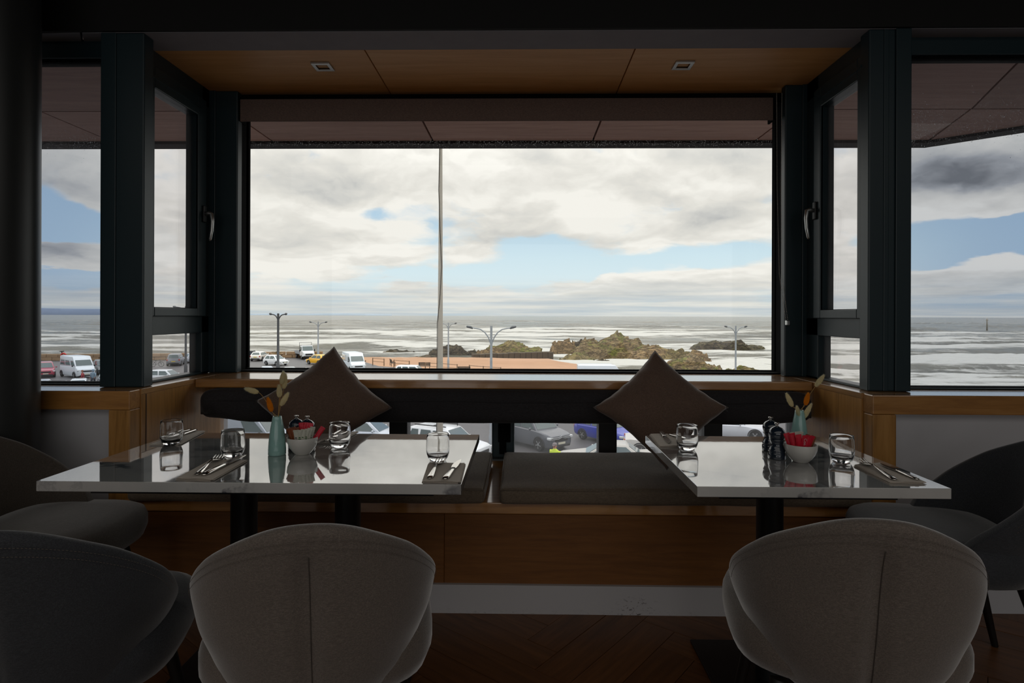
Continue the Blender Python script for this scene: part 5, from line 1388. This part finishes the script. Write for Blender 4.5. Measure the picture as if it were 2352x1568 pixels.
MB().box(-.96, .96, 2.62, 2.90, .40, .60).build('bumper', 'trim', tk, False, .05)
bd = MB().box(-1.05, 1.05, -3.0, .45, .80, .90).box(-1.05, -1.0, -3.0, .45, .90, 1.32).box(1.0, 1.05, -3.0, .45, .90, 1.32).box(-1.05, 1.05, -3.05, -3.0, .90, 1.32).build('bed', 'lamp_grey', tk)
MB().tube([(-1., .42, .9), (-1., .42, 2.75), (1., .42, 2.75), (1., .42, .9)], .04, 6).tube([(-1., .42, 2.3), (1., .42, 2.3)], .03, 6).build('headboard', 'trim', tk)
MB().box(-.4, .4, -3.0, 2.4, .45, .80).build('chassis', 'trim', tk)

# bin, planter, lifebuoy post, bicycle
p = G(576, 825); bn_ = thing('wheelie_bin', 'grey bin next to the white estate car', 'bin', (p.x, p.y, ZG))
MB().loft([[(-.42, -.4, .1), (.42, -.4, .1), (.42, .4, .1), (-.42, .4, .1)], [(-.55, -.5, 1.25), (.55, -.5, 1.25), (.55, .5, 1.25), (-.55, .5, 1.25)]]).build('body', 'bin', bn_, False, .03)
MB().loft([[(-.6, -.55, 1.25), (.6, -.55, 1.25), (.6, .55, 1.25), (-.6, .55, 1.25)], [(-.5, -.5, 1.40), (.5, -.5, 1.40), (.5, .5, 1.45), (-.5, .5, 1.45)]]).build('lid', 'trim', bn_, False, .02)
p = G(636, 827); plt = thing('planter', 'round stone planter behind the white hatchback', 'planter', (p.x, p.y, ZG))
MB().lathe([(0, 0), (.25, 0), (.22, .5), (.8, .75), (1.0, 1.05), (.9, 1.1), (0, 1.0)], 16).build('bowl', 'sea_wall', plt, True, autosmooth=True)
mb = MB()
for k in range(70):
    q = rnd.random() * 6.28; r_ = rnd.random() * .8; x, y = r_ * math.cos(q), r_ * math.sin(q); mb.add([(x - .04, y, 1.0), (x + .04, y, 1.0), (x + rnd.uniform(-.2, .2), y, 1.3 + rnd.random() * .3)], [(0, 1, 2)])
o = mb.build('planting', RM['moss'], plt); o['kind'] = 'stuff'
p = G(142, 846); lb = thing('lifebuoy_post', 'red lifebuoy on a post behind the minibus', 'lifebuoy', (p.x, p.y, ZG))
box('post', 'bench_dark', (-.05, .05, -.05, .05, 0, 2.35), lb); box('crossbar', 'bench_dark', (-.28, .28, -.05, .05, 2.30, 2.40), lb)
mb = MB()
cxb, nb = .32, 18
vs = [(cxb + (.34 + .1 * math.cos(b)) * math.cos(a), -.12 + .1 * math.sin(b), 1.75 + (.34 + .1 * math.cos(b)) * math.sin(a)) for a in [2 * math.pi * i / nb for i in range(nb)] for b in [2 * math.pi * j / 8 for j in range(8)]]
fs = [(i * 8 + j, ((i + 1) % nb) * 8 + j, ((i + 1) % nb) * 8 + (j + 1) % 8, i * 8 + (j + 1) % 8) for i in range(nb) for j in range(8)]
mb.add(vs, fs).build('ring', 'lifebuoy', lb, True)
p = G(361, 842); bk = thing('bicycle', 'bicycle parked by the bay side window', 'bicycle', (p.x, p.y, ZG), R(15))
for x in (-.52, .52):
    mb = MB(); mb.tube([(x + .34 * math.cos(a), 0, .36 + .34 * math.sin(a)) for a in [2 * math.pi * i / 24 for i in range(25)]], .025, 6)
    for i in range(8): a = 2 * math.pi * i / 8; mb.tube([(x, 0, .36), (x + .33 * math.cos(a), 0, .36 + .33 * math.sin(a))], .006, 4)
    mb.build('wheel', 'tyre', bk, True)
MB().tube([(-.52, 0, .36), (-.20, 0, .82), (.36, 0, .86), (.02, 0, .34), (-.20, 0, .82)], .022, 6).tube([(-.52, 0, .36), (.02, 0, .34)], .02, 6).tube([(.52, 0, .36), (.36, 0, .86), (.33, 0, 1.02)], .022, 6).build('frame', 'lamp_dark', bk)
MB().tube([(.33, -.26, 1.04), (.36, 0, 1.02), (.33, .26, 1.04)], .018, 6).build('handlebar', 'trim', bk)
MB().loft([[(-.34, -.07, .88), (-.34, .07, .88), (-.34, .07, .93), (-.34, -.07, .93)], [(-.08, -.02, .88), (-.08, .02, .88), (-.08, .02, .92), (-.08, -.02, .92)]]).build('saddle', 'trim', bk)

# people: one continuous skinned body each, clothes over it
def person(px, py_top, dist, rz, label, coat, hat, hood=False):
    p = on_y(px, py_top, dist)
    t = thing('person', label, 'person', (p.x, p.y, ZG), rz)
    J = {'pelvis': (0, 0, .92), 'waist': (0, .0, 1.08), 'chest': (0, .01, 1.28), 'neck': (0, .02, 1.45), 'head0': (0, .035, 1.54), 'head1': (0, .04, 1.64), 'head2': (0, .03, 1.71)}
    Rr = {'pelvis': .15, 'waist': .125, 'chest': .15, 'neck': .055, 'head0': .075, 'head1': .092, 'head2': .06}
    Ed = [('pelvis', 'waist'), ('waist', 'chest'), ('chest', 'neck'), ('neck', 'head0'), ('head0', 'head1'), ('head1', 'head2')]
    for s, n in ((-1, 'l'), (1, 'r')):
        st = .16 * s
        for k, q, rr in (('hip', (s * .10, 0, .88), .10), ('knee', (s * .11, .04 + st * .5, .49), .062), ('ankle', (s * .11, -.02 + st, .09), .042), ('toe', (s * .12, .14 + st, .035), .035),
                         ('shoulder', (s * .19, .0, 1.38), .062), ('elbow', (s * .26, -.02 - st * .4, 1.12), .045), ('wrist', (s * .25, .14 - st * .6, .94), .030), ('palm', (s * .245, .19 - st * .6, .88), .028)):
            J[k + n] = q; Rr[k + n] = rr
        Ed += [('pelvis', 'hip' + n), ('hip' + n, 'knee' + n), ('knee' + n, 'ankle' + n), ('ankle' + n, 'toe' + n), ('chest', 'shoulder' + n), ('shoulder' + n, 'elbow' + n), ('elbow' + n, 'wrist' + n), ('wrist' + n, 'palm' + n)]
        w_ = J['palm' + n]
        for f in range(4):
            a = (w_[0] + s * (.004), w_[1] + .022 - f * .014, w_[2] - .035); b = (a[0] - s * .006, a[1] + .004, a[2] - .038 + .006 * abs(f - 1.3))
            J['fa%d%s' % (f, n)] = a; J['fb%d%s' % (f, n)] = b; Rr['fa%d%s' % (f, n)] = .0085; Rr['fb%d%s' % (f, n)] = .007
            Ed += [('palm' + n, 'fa%d%s' % (f, n)), ('fa%d%s' % (f, n), 'fb%d%s' % (f, n))]
        J['th' + n] = (w_[0] - s * .03, w_[1] + .03, w_[2] - .012); Rr['th' + n] = .0095; Ed.append(('palm' + n, 'th' + n))
    ks = list(J); me = bpy.data.meshes.new('body'); me.from_pydata([J[k] for k in ks], [(ks.index(a), ks.index(b)) for a, b in Ed], []); me.update()
    for m_ in ('skin', coat, 'trousers'): me.materials.append(MAT[m_])
    o = bpy.data.objects.new('body', me); COL.objects.link(o); o.parent = t
    sk = o.modifiers.new('skin', 'SKIN'); sk.use_smooth_shade = True
    for k, v in zip(ks, me.skin_vertices[0].data): v.radius = (Rr[k] * 1.02, Rr[k] * .9); v.use_root = (k == 'pelvis')
    su = o.modifiers.new('sub', 'SUBSURF'); su.levels = su.render_levels = 2
    # coat: shell over trunk and arms; trousers over the legs
    cm = MB(); rings = []
    for z, a, b, yo in ((.80, .20, .15, 0), (.95, .19, .145, 0), (1.10, .17, .135, 0), (1.30, .205, .15, .005), (1.40, .19, .12, .01), (1.46, .085, .08, .02), (1.49, .07, .07, .025)):
        rings.append([(a * math.cos(q), yo + b * math.sin(q), z) for q in [2 * math.pi * i / 16 for i in range(16)]])
    cm.loft(rings)
    for s, n in ((-1, 'l'), (1, 'r')): cm.tube([J['shoulder' + n], J['elbow' + n], J['wrist' + n]], [.078, .058, .044], 10)
    cm.build('coat', coat, t, True)
    tm = MB()
    for n in 'lr': tm.tube([(J['hip' + n][0], 0, .93), J['knee' + n], (J['ankle' + n][0], J['ankle' + n][1], .06)], [.125, .082, .07], 10)
    tm.build('trousers', 'trousers', t, True)
    for n in 'lr': a = J['toe' + n]; MB().ball((a[0], a[1] - .07, .045), .05, .14, .045).build('shoe', 'trim', t, True)
    # face and headwear
    for s in (-1, 1):
        MB().ball((s * .032, .122, 1.625), .009).build('eye', 'trim', t, True)
        MB().ball((s * .094, .03, 1.60), .012, .02, .03).build('ear', 'skin', t, True)
    MB().ball((0, .135, 1.595), .012, .018, .02).build('nose', 'skin', t, True)
    MB().box(-.024, .024, .112, .124, 1.556, 1.563).build('mouth', 'red_coat', t)
    hm = MB()
    if hood: hm.ball((0, .012, 1.62), .125, .125, .15, 16, 10)
    else: hm.lathe([(.102, 1.635), (.108, 1.66), (.098, 1.71), (.06, 1.745), (0, 1.755)], 16, (0, .035, 0)).loft([[(-.08, .11, 1.645), (.08, .11, 1.645), (.08, .11, 1.66), (-.08, .11, 1.66)], [(-.05, .20, 1.635), (.05, .20, 1.635), (.05, .20, 1.645), (-.05, .20, 1.645)]])
    hm.build('hood' if hood else 'cap', hat, t, True)
    return t
hp = person(1275, 1015, 26.8, R(150), 'person in a hi-vis yellow jacket and grey cap by the dark car', 'hi_vis', 'grey_cap')
person(214, 856, 61, R(190), 'person in a hooded blue-grey coat walking past the minibus', 'blue_coat', 'blue_coat', True)
person(190, 857, 60, R(120), 'person in a dark red coat in front of the minibus', 'red_coat', 'sachet_brown')
